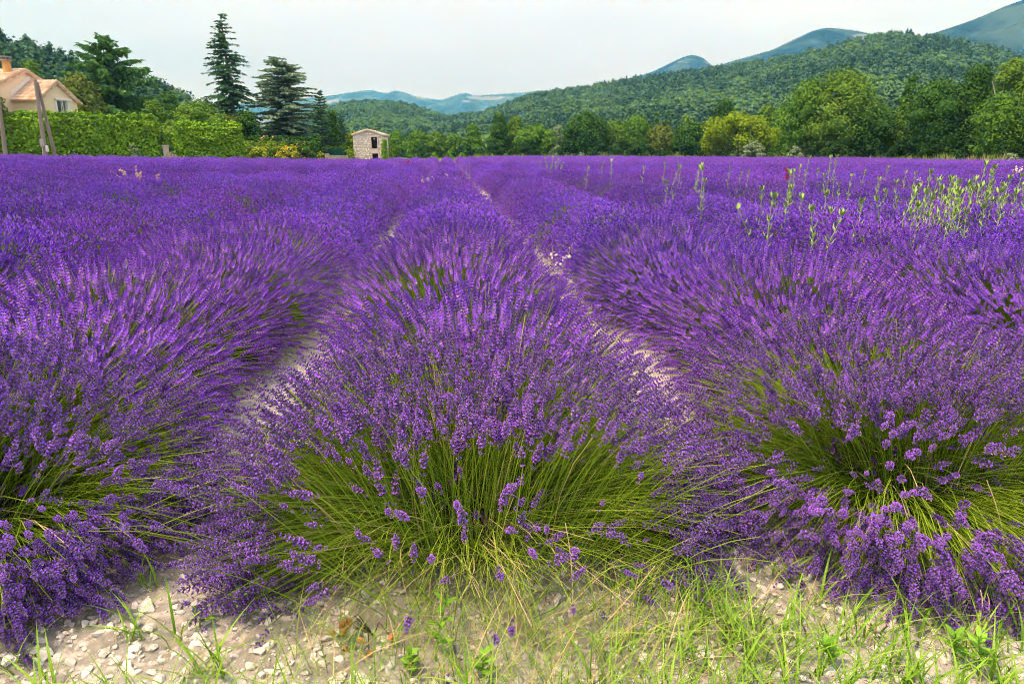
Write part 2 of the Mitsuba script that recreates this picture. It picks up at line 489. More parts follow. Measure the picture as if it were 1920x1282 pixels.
def make_bush(seed, level, dens=None, gap=0.5, rx=0.86, ry=0.74, H=0.64, n=None):
    """one lavender plant as a dict of part meshes"""
    rng = np.random.default_rng(100 + seed)
    n = n or {1: 2550, 2: 1850, 3: 700, 4: 280}[level]
    root, ctrl, end = stem_layout(rng, n, rx, ry, H, dens=dens, gap=gap, gseed=seed, thmax=1.68)
    st, fl, fo = MB(), MB(), MB()
    spikes_on(fl, rng, root, ctrl, end, {1: SP_MID, 2: SP_MID[:1] if False else SP_LOW, 3: SP_LOW, 4: SP_FAR}[level], wide={1: 1.0, 2: 1.05, 3: 1.5, 4: 2.2}[level], s0=0.8, s1={1: 1.15, 2: 1.15, 3: 1.3, 4: 1.6}[level])
    if level <= 2:
        sel = np.arange(n) if level == 1 else np.arange(0, n, 2)
        stems_mesh(st, root[sel], ctrl[sel], end[sel], 3 if level == 1 else 2, 0.0016, 0.0012 if level == 1 else 0.0017, 3 if level == 1 else 2, np.full(len(sel), 0.05), rng.random(len(sel)))
        cushion(fo, rng, 900 if level == 1 else 260, rx * 0.62, ry * 0.62, 0.26, leaf_tpl(0.055, 0.007, u=0.4) if level == 1 else quad_tpl(0.10, 0.016, u=0.4))
    mound(fo, rx * (0.5 if level < 3 else 0.72), ry * (0.5 if level < 3 else 0.72), 0.17 if level < 3 else H * 0.66, seed, sub=2 if level < 4 else 1)
    out = {'flower_spikes': fl.ply('m_flower'), 'foliage': fo.ply('m_plant')}
    if level <= 2:
        out['stems'] = st.ply('m_plant')
    return out


# ------------------------------------------------------------------ the three front plants, stem by stem
def hero(key, c, seed, n, rx, ry, H, dens, label, gap=0.35, lean=(0, 0), bare=0, fringe=(), upright=()):
    rng = np.random.default_rng(500 + seed)
    root, ctrl, end = stem_layout(rng, n, rx, ry, H, dens=dens, gap=gap, gseed=seed, thmax=1.80)
    for a0, a1, m in fringe:
        more = stem_layout(rng, m, rx * 1.0, ry * 1.08, H, dens=low_fringe(a0, a1), gap=0.6, gseed=seed + 4, thmax=1.85, gfreq=4)
        root, ctrl, end = (np.vstack([q, w]) for q, w in zip((root, ctrl, end), more))
    for m, y0, y1, xs, h0, h1 in upright:                    # stems that stand up straight in the near half of the plant
        e0 = np.stack([rng.normal(0, xs, m), rng.uniform(y0, y1, m), np.full(m, 0.08)], 1)
        up_ = rng.uniform(h0, h1, m)
        e1 = e0 + np.stack([e0[:, 0] * 0.75 + rng.normal(0, 0.05, m), 0.10 * rng.random(m) - 0.10, up_ * np.sqrt(np.maximum(0.25, 1 - (e0[:, 0] / 0.55) ** 2))], 1)
        root, ctrl, end = np.vstack([root, e0]), np.vstack([ctrl, (e0 * 0.55 + e1 * 0.45) + [0, 0.02, 0.05]]), np.vstack([end, e1])
    n = len(end)
    off = np.array([c[0], c[1], float(gz(c[0], c[1]))])
    ctrl = ctrl + rng.normal(0, 0.03, ctrl.shape)
    root, ctrl, end = root + off, ctrl + off + [lean[0] * 0.4, lean[1] * 0.4, 0], end + off + [lean[0], lean[1], 0]
    say(key, label, 'lavender bush')
    st = MB()
    dry = rng.random(n) < 0.03
    stems_mesh(st, root, ctrl, end, 4, 0.0017, 0.0012, 3, np.where(dry, 0.8, 0.05), rng.random(n))
    if bare:                                                 # stems without flowers that lie low towards the viewer
        b = stem_layout(np.random.default_rng(seed), bare, rx * 0.92, ry * 0.92, H * 0.8, thmax=1.62, dens=lambda d: smooth01((0.62 - d[:, 2]) / 0.3) * np.exp(-((np.arctan2(d[:, 0], -d[:, 1]) + 0.35) / 1.15) ** 2), gap=0.5, gseed=9)
        rb = np.random.default_rng(seed + 1)
        b = [q + off for q in b]
        stems_mesh(st, b[0], b[1] + rb.normal(0, 0.045, b[1].shape), b[2] + rb.normal(0, 0.05, b[2].shape) * [1, 1, 0.5], 5, 0.0017, 0.0007, 3, np.where(rb.random(bare) < 0.16, 0.8, 0.05), np.clip(0.35 + rb.random(bare), 0, 1))
    scene[f'{key}__stems'] = st.ply('m_plant')
    say(f'{key}__stems', kind='stuff')
    # the 300 spikes that show largest are parts of their own, the rest is one part
    d = unit(unit(end - ctrl) + rng.normal(0, 0.12, end.shape) + np.array([0, 0, 1.0]) * (0.45 * np.clip((end[:, 2:] - off[2] - 0.1) / 0.4, 0.0, 1)))
    sc = rng.uniform(0.8, 1.45, n)
    which = rng.integers(0, len(SP_FULL), n)
    R = frames(d, rng=rng) * sc[:, None, None]
    order = np.argsort(np.linalg.norm(end - EYE, axis=1) + 3 * (np.abs((end - EYE) @ RT) > 0.78 * ((end - EYE) @ FW)))
    single, rest = order[:300], order[300:]
    fl = MB()
    for w, t in enumerate(SP_LIGHT):
        s = rest[which[rest] == w]
        fl.scatter(t, R[s], end[s], rng.random(len(s)))
    scene[f'{key}__flower_spikes'] = fl.ply('m_flower')
    say(f'{key}__flower_spikes', kind='stuff')
    for q in single:
        M = np.eye(4)
        M[:3, :3], M[:3, 3] = R[q], end[q]
        part(key, 'flower_spike', {**HERO_SPIKES[which[q]], 'to_world': T(M)})
    fo = MB()
    sub = MB()
    cushion(sub, rng, 3200, rx * 0.66, ry * 0.66, 0.27, leaf_tpl(0.046, 0.0042, u=0.4))
    cushion(sub, rng, 900, rx * 0.62, ry * 0.66, 0.27, leaf_tpl(0.055, 0.0035, u=0.8))
    V, F_, UV = sub.arrays()
    fo.add(V + off, F_, UV=UV)
    scene[f'{key}__foliage'] = fo.ply('m_plant')
    say(f'{key}__foliage', kind='stuff')
    wd = MB()
    for _ in range(46):
        a, q = rng.uniform(0, 2 * np.pi), rng.uniform(0.25, 1)
        tip = np.array([math.cos(a) * rx * 0.45 * q, math.sin(a) * ry * 0.45 * q, rng.uniform(0.08, 0.24)])
        wd.tube(np.array([[0, 0, -0.03], tip * [0.4, 0.4, 0.6] + rng.normal(0, 0.015, 3), tip]) + off, [0.011, 0.008, 0.004], 5, 1.0, rng.random())
    mw = MB()
    mound(mw, rx * 0.30, ry * 0.30, 0.10, seed, 3, 1.0, 0.1)
    V, F_, UV = mw.arrays()
    wd.add(V + off, F_, UV=UV)
    scene[f'{key}__woody_base'] = wd.ply('m_plant')


HERO_SPIKES = [mikit.ply((t[0], t[1]), 'm_flower', uv=np.stack([t[2][:, 0], 0.25 + 0.5 * t[2][:, 1]], 1)) for t in SP_FULL]


def dens_centre(d):
    """hardly any flowering stems on the side that faces the picture's lower middle"""
    a = np.arctan2(d[:, 0] - 0.06, -d[:, 1])                 # 0 towards the viewer
    front = smooth01((1.25 - np.abs(a)) / 0.5) * smooth01((0.90 - d[:, 2]) / 0.16)
    return (0.8 + 0.2 * smooth01((0.4 - d[:, 2]) / 0.3)) * (1 - front * 0.95)


def dens_left(d):
    a = np.arctan2(d[:, 0] - 0.2, -d[:, 1])
    win = smooth01((1.5 - np.abs(a - 0.3)) / 0.7) * smooth01((0.75 - d[:, 2]) / 0.2) * smooth01((d[:, 2] - 0.12) / 0.15)
    return 0.8 * (1 - 0.70 * win)


def dens_right(d):
    a = np.arctan2(d[:, 0] + 0.25, -d[:, 1])
    win = smooth01((1.5 - np.abs(a)) / 0.7) * smooth01((0.70 - d[:, 2]) / 0.15) * smooth01((d[:, 2] - 0.16) / 0.15)
    top = np.exp(-((d[:, 2] - 0.97) / 0.05) ** 2)
    return 0.8 * (1 - 0.85 * win) * (1 - 0.6 * top)


def low_fringe(a0, a1):
    """stems that lean out low, with azimuths between a0 and a1 (0 towards the viewer, positive to the right)"""
    def f(d):
        a = np.arctan2(d[:, 0], -d[:, 1])
        return smooth01((a - a0) / 0.3) * smooth01((a1 - a) / 0.3) * smooth01((0.30 - d[:, 2]) / 0.2)
    return f


hero('lavender_bush', (0.06, 2.20), 1, 2300, 0.82, 0.74, 0.64, dens_centre, 'lavender bush at the near end of the middle row, bare green stems fanned open', bare=480, fringe=((-1.9, -0.75, 420), (0.75, 1.9, 420)), upright=((420, -0.42, 0.0, 0.24, 0.36, 0.50), (60, -0.62, -0.35, 0.22, 0.12, 0.34)))
hero('lavender_bush_001', (-1.74, 2.35), 2, 2600, 0.82, 0.78, 0.62, dens_left, 'lavender bush at the near end of the row left of the middle one', fringe=((-0.9, 1.9, 1100),), upright=((380, -0.40, 0.05, 0.26, 0.36, 0.50),))
hero('lavender_bush_002', (1.74, 2.36), 3, 2300, 0.84, 0.80, 0.62, dens_right, 'lavender bush with dark green hollow at the near end of the row right of middle', fringe=((-1.9, 0.9, 1100),), upright=((330, -0.32, -0.05, 0.20, 0.34, 0.46),))
used['lavender_bush'] = 2

# ------------------------------------------------------------------ the rows
SPACING, STEP = 1.82, 0.62
LEVELS = {1: 3, 2: 4, 3: 4, 4: 4}
for lv, nv in LEVELS.items():
    for q in range(nv):
        scene[f'lavender_group_{lv}_{q}'] = {'type': 'shapegroup', **make_bush(10 * lv + q, lv, gap=0.55 if lv < 4 else 0.3, rx=(0.745, 0.69, 0.665, 0.645)[lv - 1], ry=0.82, H=(0.66, 0.70, 0.72, 0.72)[lv - 1])}
rng = np.random.default_rng(5)
spots = []
for k in range(-62, 63):
    for q in range(0, 220):
        x, y = (0.05 if k == 0 else 0.08 if k < 0 else 0.05) + SPACING * k + 0.06 * math.sin(0.31 * (2.35 + STEP * q) + 1.9 * k) + rng.normal(0, 0.055), 2.35 + STEP * q + rng.normal(0, 0.07)
        s, flip, tz, pick = rng.uniform(0.92, 1.05), rng.integers(0, 2), rng.uniform(0.94, 1.06), rng.integers(0, 12)
        hole = rng.random() < 0.012
        if (abs(k) <= 1 and q == 0) or hole:
            continue
        u, D = plan(x, y)
        dist = math.hypot(x, y)
        if D < 1.6 or D > edge(u) - 0.8 or u < -330 - 900 / D or u > 2250 + 900 / D:
            continue
        spots.append((dist, x, y, s, flip, tz, pick, k, u))
spots.sort()
ORD = 'first second third fourth fifth sixth seventh eighth ninth tenth eleventh twelfth thirteenth fourteenth fifteenth sixteenth seventeenth eighteenth nineteenth twentieth'.split()
ORD += [f'{t}-{o}' if o else w for t, w in (('twenty', 'twentieth'), ('thirty', 'thirtieth'), ('forty', 'fortieth')) for o in [''] * (t != 'twenty') + ORD[:9]]
order_in, named = {}, 0
nrest = 0
for n_, (dist, x, y, s, flip, tz, pick, k, u) in enumerate(spots):
    lv = 1 if dist < 6.4 else 2 if dist < 19 else 3 if dist < 42 else 4
    g = f'lavender_group_{lv}_{pick % LEVELS[lv]}'
    M = T().translate([x, y, float(gz(x, y)) - 0.005]).rotate([0, 0, 1], 180 * float(flip) + (pick - 6) * 2.0).scale([s, s, s * tz * (0.88 + 0.24 * float(meshkit.fbm(np.array([x * 0.16, y * 0.22, 0.0]), 3, 8)))])
    inside = -15 < u < 1935
    if inside:
        order_in[k] = order_in.get(k, 1 if abs(k) <= 1 else 0) + 1
    if named < 297 and (inside or dist < 8):
        named += 1
        key = free('lavender_bush')
        side = 'left' if k < 0 else 'right'
        row = 'middle row' if k == 0 else f'first row {side} of the middle' if abs(k) == 1 else f'{ORD[abs(k) - 1]} row {side} of the middle'
        if inside:
            say(key, f'{ORD[order_in[k] - 1]} lavender bush in view in the {row}', 'lavender bush', 'lavender bushes in the rows')
        else:
            say(key, f'lavender bush beyond the picture edge in the {row}', 'lavender bush', f'lavender bushes beyond the picture edge in the {row}')
        for pn in scene[g]:
            if pn != 'type':
                say(f'{key}__{pn}', kind='stuff')
    else:
        nrest += 1
        key = f'lavender_field__{nrest:03d}'
    scene[key] = {'type': 'instance', 'to_world': M, 'group': {'type': 'ref', 'id': g}}
say('lavender_field', 'distant lavender rows in bloom that run together into one purple field', 'lavender', kind='stuff')

# ------------------------------------------------------------------ foliage materials
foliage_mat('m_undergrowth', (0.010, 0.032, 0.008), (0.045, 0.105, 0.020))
foliage_mat('m_leaf', (0.030, 0.100, 0.012), (0.165, 0.330, 0.040))
foliage_mat('m_leaf_dark', (0.016, 0.060, 0.012), (0.090, 0.205, 0.032))
foliage_mat('m_leaf_yellow', (0.095, 0.175, 0.010), (0.30, 0.43, 0.030))
foliage_mat('m_leaf_olive', (0.045, 0.120, 0.014), (0.215, 0.365, 0.050))
foliage_mat('m_leaf_silver', (0.12, 0.20, 0.09), (0.27, 0.36, 0.20))
foliage_mat('m_leaf_rusty', (0.055, 0.095, 0.014), (0.215, 0.270, 0.055))
foliage_mat('m_fir', (0.026, 0.090, 0.040), (0.130, 0.270, 0.110))
foliage_mat('m_cedar', (0.045, 0.140, 0.038), (0.180, 0.370, 0.095))
foliage_mat('m_blue_cedar', (0.130, 0.230, 0.150), (0.380, 0.520, 0.340))
foliage_mat('m_hedge', (0.060, 0.175, 0.010), (0.340, 0.570, 0.048))
foliage_mat('m_hedge_bright', (0.14, 0.23, 0.015), (0.30, 0.43, 0.045))
foliage_mat('m_hedge_dark', (0.025, 0.085, 0.012), (0.085, 0.19, 0.028))
foliage_mat('m_wood_a', (0.038, 0.095, 0.046), (0.135, 0.250, 0.110))
foliage_mat('m_wood_b', (0.022, 0.062, 0.034), (0.080, 0.160, 0.080))
foliage_mat('m_wood_c', (0.050, 0.128, 0.040), (0.175, 0.300, 0.085))
foliage_mat('m_weed', (0.18, 0.34, 0.07), (0.44, 0.62, 0.18))
matte('m_bark', lambda p, n, uv: mix((0.08, 0.065, 0.05), (0.20, 0.17, 0.135), fbm(p.x * 3, p.y * 3, p.z * 1.2, 3)))
matte('m_pale_bark', lambda p, n, uv: mix((0.30, 0.27, 0.22), (0.55, 0.50, 0.43), fbm(p.x * 3, p.y * 3, p.z * 1.2, 3)))
matte('m_hill', lambda p, n, uv: mix((0.025, 0.06, 0.018), (0.07, 0.12, 0.035), fbm(p.x * 0.05, p.y * 0.05, 0.0, 3)))


def mountain_fn(p, n, uv):
    a = fbm(p.x * 0.008, p.y * 0.008, p.z * 0.008, 5)
    rock = smoothstep(0.63, 0.68, fbm(p.x * 0.0045, p.y * 0.0045, p.z * 0.012, 4))
    return mix(mix((0.006, 0.020, 0.016), (0.048, 0.080, 0.055), smoothstep(0.35, 0.65, a)), (0.42, 0.38, 0.33), rock * 0.35)


matte('m_mountain', mountain_fn)


# ------------------------------------------------------------------ hills, mountains, woods
def polar_hill(name, label, prof, Dr, Db, mat, crown=5.0, power=1.25, du=8, rough=0.05, back=1.5, nt=46, seed=1, kind_of_base=0.0):
    """terrain between the foot (depth Db) and a ridge line (depth Dr) with the ridge heights of prof"""
    prof = np.array(prof, float)
    us = np.arange(prof[0, 0], prof[-1, 0] + 1, du)
    from scipy.interpolate import PchipInterpolator
    vs = PchipInterpolator(prof[:, 0], prof[:, 1])(us)
    dr_ = Dr(us) if callable(Dr) else np.full(len(us), float(Dr))
    db_ = Db(us) if callable(Db) else np.full(len(us), float(Db))
    ts = np.linspace(0, back, nt)
    H = np.array([pt(u, v, D)[2] - crown for u, v, D in zip(us, vs, dr_)])
    V = np.empty((len(us), nt, 3))
    for k, t in enumerate(ts):
        D = db_ + (dr_ - db_) * t
        p = xy(us, D[:, None].T[0]) if False else (FH[:2][None] * D[:, None] + RT[:2][None] * ((us - 960) / F * D * math.cos(PITCH))[:, None])
        g = 0.0
        f = g + (1 - g) * min(t, 1.0) ** power if t <= 1 else 1 - 0.55 * smooth01((t - 1) / (back - 1)) if back > 1 else 1
        wob = (meshkit.fbm(np.stack([p[:, 0] / 140, p[:, 1] / 140, p[:, 0] * 0 + seed], 1), 4, seed) - 0.5) * rough * 2
        edge_ = math.sin(math.pi * min(1, t)) if t < 1 else 0
        V[:, k, :2] = p
        V[:, k, 2] = H * f * (1 + wob * edge_) - 1.5 * (1 - min(t, 1)) ** 2
    i, j = np.meshgrid(np.arange(len(us) - 1), np.arange(nt - 1), indexing='ij')
    q = np.stack([i * nt + j, (i + 1) * nt + j, (i + 1) * nt + j + 1, i * nt + j + 1], -1).reshape(-1, 4)
    scene[name] = mikit.ply((V.reshape(-1, 3), q), mat, smooth=True)
    say(name, label, kind='structure')
    return V, us, ts


def hill_points(V, n, rng, tmax=1.06, ts=None):
    """n points spread evenly over a hill's surface grid"""
    nu, nt = V.shape[:2]
    lim = int(np.searchsorted(ts, tmax))
    a, b, c = V[:-1, :lim], V[1:, :lim], V[:-1, 1:lim + 1]
    area = np.linalg.norm(np.cross((b - a)[..., :], (c - a)), axis=-1)
    w = area.ravel() / area.sum()
    k = rng.choice(len(w), n, p=w)
    i, j = k // lim, k % lim
    s, t = rng.random(n)[:, None], rng.random(n)[:, None]
    P = V[i, j] * (1 - s) * (1 - t) + V[i + 1, j] * s * (1 - t) + V[i, j + 1] * (1 - s) * t + V[i + 1, j + 1] * s * t
    return P


def crown_mesh(rng, lobes, n, leaf, upbias=0.45, core=0.62, sub=0, inner=0.25):
    """leaf sized faces over lobes [(centre, radii)]; a few inside; leafy cores so that crowns are not hollow"""
    mb = MB()
    area = np.array([r[0] * r[1] + r[1] * r[2] + r[0] * r[2] for _, r in lobes])
    cnt = np.maximum(3, (n * area / area.sum()).astype(int))
    for (c, r), k in zip(lobes, cnt):
        d = unit(rng.normal(0, 1, (k, 3)))
        d[:, 2] = np.where((d[:, 2] < -0.2) & (rng.random(k) < 0.6), -d[:, 2], d[:, 2])
        rad = np.where(rng.random(k) < inner, rng.uniform(0.55, 0.85, k), rng.normal(1.0, 0.13, k))[:, None]
        p = c + d * r * rad
        out = unit(d / r)
        nrm = unit(out + rng.normal(0, 0.45, (k, 3)) + [0, 0, upbias])
        tdir = unit(np.cross(nrm, unit(rng.normal(0, 1, (k, 3)))))
        b = np.cross(nrm, tdir)
        R = np.stack([b, nrm, tdir], -1) * (leaf * rng.uniform(0.6, 1.35, k))[:, None, None]
        tone = np.clip(0.5 + 0.17 * rng.normal(0, 1, k) + 0.28 * rng.uniform(-1, 1), 0, 1)
        mb.scatter(LEAF_Q, R, p, tone)
        if core:
            m = trimesh.creation.icosphere(subdivisions=sub)
            mb.add(np.array(m.vertices) * r * core + c, m.faces, 0, 0.3)
    return mb


LEAF_Q = (np.array([[0, 0, -0.5], [0.38, 0.06, 0.02], [0, 0, 0.5], [-0.38, 0.06, -0.02]]), np.array([[0, 1, 2], [0, 2, 3]]), np.tile([0.0, 0.5], (4, 1)))


def lobes_in(rng, n, W, zlo, zhi, r0, r1, shape='round'):
    """lobe centres over an envelope; shape: how the half width goes with height"""
    out = []
    for q in range(n):
        t = (q + rng.random()) / n
        z = zlo + (zhi - zlo) * t
        w = {'round': math.sqrt(max(0.05, 1 - (2 * t - 0.85) ** 2 / 1.45)), 'tall': 0.95 * max(0.2, (1 - t) ** 0.55) * (0.75 + 0.25 * min(1, t * 4)), 'poplar': 0.8 * math.sin(math.pi * (0.12 + 0.8 * t)),
             'bush': math.sqrt(max(0.03, 1 - t * t * 0.95)), 'vase': 0.55 + 0.45 * math.sin(math.pi * min(1, t * 0.9 + 0.1))}[shape]
        a = q * 2.4 + rng.uniform(-0.5, 0.5)
        r = rng.uniform(r0, r1) * (0.75 + 0.35 * w)
        rr = max(0, W / 2 * w - r * 0.8) * math.sqrt(rng.uniform(0.35, 1))
        out.append((np.array([rr * math.cos(a), rr * math.sin(a), z]), np.array([r, r, r * rng.uniform(0.7, 1.0)])))
    return out


def woods_tree(seed, kind, n):
    r = np.random.default_rng(seed)
    if kind == 'pine':
        lob = [(np.array([0, 0, z]), np.array([w, w, 0.17])) for z, w in ((0.30, 0.36), (0.45, 0.34), (0.6, 0.28), (0.75, 0.21), (0.9, 0.12))]
    else:
        lob = lobes_in(r, 7, 1.0, 0.3, 0.85, 0.2, 0.30, 'round')
    return crown_mesh(r, lob, n, 0.17 if n < 200 else 0.10, core=0.75)


WOODS = []
for q, (kind, mat) in enumerate((('round', 'm_wood_a'), ('round', 'm_wood_a'), ('pine', 'm_wood_b'), ('round', 'm_wood_b'), ('round', 'm_wood_c'))):
    scene[f'woods_group_{q}'] = {'type': 'shapegroup', 'crown': woods_tree(40 + q, kind, 90).ply(mat)}
    scene[f'near_woods_group_{q}'] = {'type': 'shapegroup', 'crown': woods_tree(60 + q, kind, 420).ply(mat)}


def plant_woods(name, label, P, rng, h0, h1, group, squat=0.95):
    say(name, label, 'forest', kind='stuff')
    mixn = meshkit.fbm(P / [45, 45, 1e9], 3, 5) + rng.normal(0, 0.08, len(P))
    for q, p in enumerate(P):
        m = mixn[q]
        g = (2 if rng.random() < 0.6 else 3) if m < 0.44 else (rng.integers(0, 2) if m < 0.58 else (4 if rng.random() < 0.6 else 0))
        h = h0 + (h1 - h0) * rng.random() ** 1.3
        w = h * rng.uniform(0.8, 1.1) * squat
        scene[f'{name}__{q + 1:03d}'] = {'type': 'instance', 'to_world': T().translate([float(p[0]), float(p[1]), float(p[2]) - 0.12 * h]).rotate([0, 0, 1], float(rng.uniform(0, 360))).scale([w, w, h]), 'group': {'type': 'ref', 'id': f'{group}_{g}'}}


rng = np.random.default_rng(21)
V1, u1, t1 = polar_hill('hill', 'low wooded hill behind the stone hut', [(480, 240), (560, 214), (620, 199), (660, 190), (700, 188), (740, 189), (790, 200), (830, 212), (870, 226), (930, 250)], 820, 240, 'm_hill', 5)
V2, u2, t2 = polar_hill('hill_001', 'long wooded hill that climbs to the right', [(760, 258), (820, 228), (860, 214), (900, 210), (960, 188), (1000, 175), (1100, 160), (1200, 143), (1300, 128), (1400, 115), (1480, 98), (1560, 78), (1600, 66), (1640, 60), (1700, 63), (1780, 78), (1850, 93), (1900, 108), (1960, 122), (2100, 160), (2400, 200)], lambda u: np.interp(u, [760, 1000, 1600, 2400], [760, 700, 560, 480]), lambda u: np.interp(u, [760, 1000, 1500, 2400], [210, 175, 150, 120]), 'm_hill', 5)
V3, u3, t3 = polar_hill('hill_002', 'steep wooded slope behind the peach house', [(-900, -200), (-400, -40), (-150, 40), (0, 84), (60, 100), (140, 126), (190, 152), (270, 172), (310, 188), (345, 206), (420, 240)], lambda u: np.interp(u, [-900, 0, 420], [230, 235, 210]), lambda u: np.interp(u, [-900, 0, 420], [80, 88, 120]), 'm_hill', 2.5, du=12)
plant_woods('forest', 'dense mixed woods covering the low hill behind the hut', hill_points(V1, 3600, rng, ts=t1), rng, 4, 8.5, 'woods_group')
plant_woods('forest_001', 'dense mixed woods covering the long hill on the right', hill_points(V2, 9000, rng, ts=t2), rng, 3.5, 8.5, 'woods_group')
P3 = hill_points(V3, 1500, rng, ts=t3)
plant_woods('forest_002', 'oak and pine woods covering the slope behind the peach house', P3, rng, 6, 10.5, 'near_woods_group')


def mountain(name, label, prof, Dr, seed, depth=0.55):
    polar_hill(name, label, prof, Dr, Dr * depth, 'm_mountain', 0, 1.1, du=5, rough=0.34, back=1.35, nt=60, seed=seed)


mountain('mountain', 'pale blue far range on the horizon behind the hut', [(100, 240), (400, 200), (520, 188), (615, 181), (660, 174), (700, 169), (730, 175), (745, 170), (790, 182), (830, 187), (850, 181), (870, 175), (890, 179), (940, 176), (985, 173), (1010, 170), (1120, 178), (1300, 200)], 4700, 3)
mountain('mountain_001', 'small blue peak beyond the ridge of the long hill', [(1080, 170), (1160, 150), (1210, 136), (1255, 114), (1272, 106), (1285, 103), (1300, 106), (1325, 124), (1360, 150), (1420, 180)], 3000, 4)
mountain('mountain_002', 'blue mountain shoulder left of the long hill\'s summit', [(1200, 180), (1325, 126), (1380, 108), (1420, 97), (1470, 72), (1505, 56), (1525, 52), (1560, 55), (1590, 60), (1650, 80), (1750, 120)], 2300, 5)
mountain('mountain_003', 'big blue grey mountain with pale rock patches at the right edge', [(1560, 120), (1640, 85), (1715, 62), (1780, 38), (1840, 10), (1880, -6), (1930, -22), (2000, -40), (2100, -50), (2300, -30), (2700, 60)], 1900, 6)


# ------------------------------------------------------------------ trees
def broadleaf(name, label, cat, u, D, vtop, wpx, mat, shape='round', n=4500, nl=18, bark='m_bark', zlo=0.16, group=None, lean=0.0, seed=None, leaf=None, trunk=True):
    r = np.random.default_rng(seed if seed is not None else int(u * 7 + D))
    base = gzp(u, D)
    H, W = pt(u, vtop, D)[2] - base[2], wpx * D / F
    key = thing(name, label, cat, group)
    rl = 0.20 * min(W, H)
    lob = lobes_in(r, nl, W, H * zlo + rl * 0.4, H - rl * 0.7, rl * 0.75, rl * 1.3, shape)
    for c, _ in lob:
        c[0] += lean * c[2]
    mb = crown_mesh(r, lob, n, leaf or D * 0.0029, sub=1, core=0.58)
    V, F_, UV = mb.arrays()
    out = MB().add(V + base, F_, UV=UV)
    part(key, 'crown', out.ply(mat))
    if trunk:
        tr = MB()
        top = np.array([lean * H * 0.6, 0, H * 0.62])
        rt = max(0.05, 0.022 * H)
        tr.tube(np.array([[0, 0, -0.3], [r.normal(0, 0.05) * H * 0.3, 0, H * 0.2], top * [0.6, 1, 0.65], top]) + base, [rt * 1.25, rt, rt * 0.7, rt * 0.3], 7, 0, 0.5)
        for c, rr in lob[::2]:
            z0 = c[2] * r.uniform(0.35, 0.6)
            b0 = np.array([lean * z0, 0, z0])
            tr.tube(np.array([b0, (b0 + c) / 2 + [0, 0, -0.03 * H], c]) + base, [rt * 0.4, rt * 0.28, rt * 0.1], 5, 0, 0.5)
        part(key, 'trunk', tr.ply(bark, smooth=60))
    return key


def conifer(name, label, u, D, vtop, wpx, mat, whorls=30, per=6, rise=0.1, droop=0.25, prof=0.8, irregular=0.2, zlo=0.06, spray=0.55, hang=0.3, seed=None, step=0.42, tipup=0.0, cone=False):
    r = np.random.default_rng(seed if seed is not None else int(u * 3 + D))
    base = gzp(u, D)
    H, W = pt(u, vtop, D)[2] - base[2], wpx * D / F
    key = thing(name, label, 'tree')
    br, nd = MB(), []
    br.tube(np.array([[0, 0, -0.3], [0.02 * H, 0, H * 0.35], [0.01 * H, 0.0, H * 0.7], [0, 0, H * 0.985]]) + base, [0.018 * H, 0.014 * H, 0.008 * H, 0.002 * H], 7, 0, 0.5)
    P, Dv, S = [], [], []
    for w in range(whorls):
        t = (w + 0.5) / whorls
        z = H * (zlo + (1 - zlo) * t)
        for b in range(per if t < 0.92 else 3):
            a = r.uniform(0, 2 * np.pi)
            L = W / 2 * max(0.05, (1 - t)) ** prof * r.uniform(1 - irregular * 1.6, 1 + irregular)
            L = max(L, 0.25)
            o = np.array([math.cos(a), math.sin(a), 0.0])
            m = max(3, int(L / step) + 2)
            s = np.linspace(0, 1, m)
            z0 = z + r.normal(0, 0.02 * H / whorls * 3)
            up = rise * (0.5 + t) + r.normal(0, 0.06)
            pts = np.array([0, 0, z0]) + o * (L * s)[:, None] + np.array([0, 0, 1]) * (L * (up * s - droop * s ** 2 + tipup * s ** 3))[:, None]
            br.tube(pts + base, np.linspace(0.012 * L + 0.012, 0.006, m), 3, 0, 0.5, cap=False)
            td = unit(np.gradient(pts, axis=0))
            sd = unit(np.cross(td, [0, 0, 1.0]))
            for k in range(1, m):
                sc = spray * (1.1 - 0.45 * s[k]) * r.uniform(0.75, 1.25) * (0.55 + 0.45 * min(1, L / 2))
                for sg in (-1, 1):
                    for rep in range(2):
                        P.append(pts[k] - td[k] * step * r.uniform(0, 0.8) + base)
                        Dv.append(unit(td[k] * r.uniform(0.4, 0.9) + sg * sd[k] * r.uniform(0.3, 1) + np.array([0, 0, -hang * r.uniform(0, 1.4)])))
                        S.append(sc)
            P.append(pts[-1] + base - td[-1] * 0.1); Dv.append(td[-1]); S.append(spray * 0.8)
    P, Dv, S = np.array(P), np.array(Dv), np.array(S)
    nmb = MB()
    zn = unit(Dv)
    yn = np.array([0, 0, 0.5]) + 0.85 * unit((P - base) * [1, 1, 0]) + r.normal(0, 0.5, zn.shape)
    yn = unit(yn - (yn * zn).sum(1, keepdims=True) * zn)
    nmb.scatter(NEEDLES, np.stack([np.cross(yn, zn), yn, zn], -1) * S[:, None, None], P, r.random(len(P)))
    part(key, 'needles', nmb.ply(mat))
    part(key, 'trunk', br.ply('m_bark'))
    return key


NEEDLES = (np.array([[0, 0, 0], [0.20, 0.03, 0.45], [0, 0, 1.0], [-0.20, 0.03, 0.4], [0.0, 0.16, 0.5]]), np.array([[0, 1, 2], [0, 2, 3], [0, 4, 2]]), np.tile([0.0, 0.5], (5, 1)))

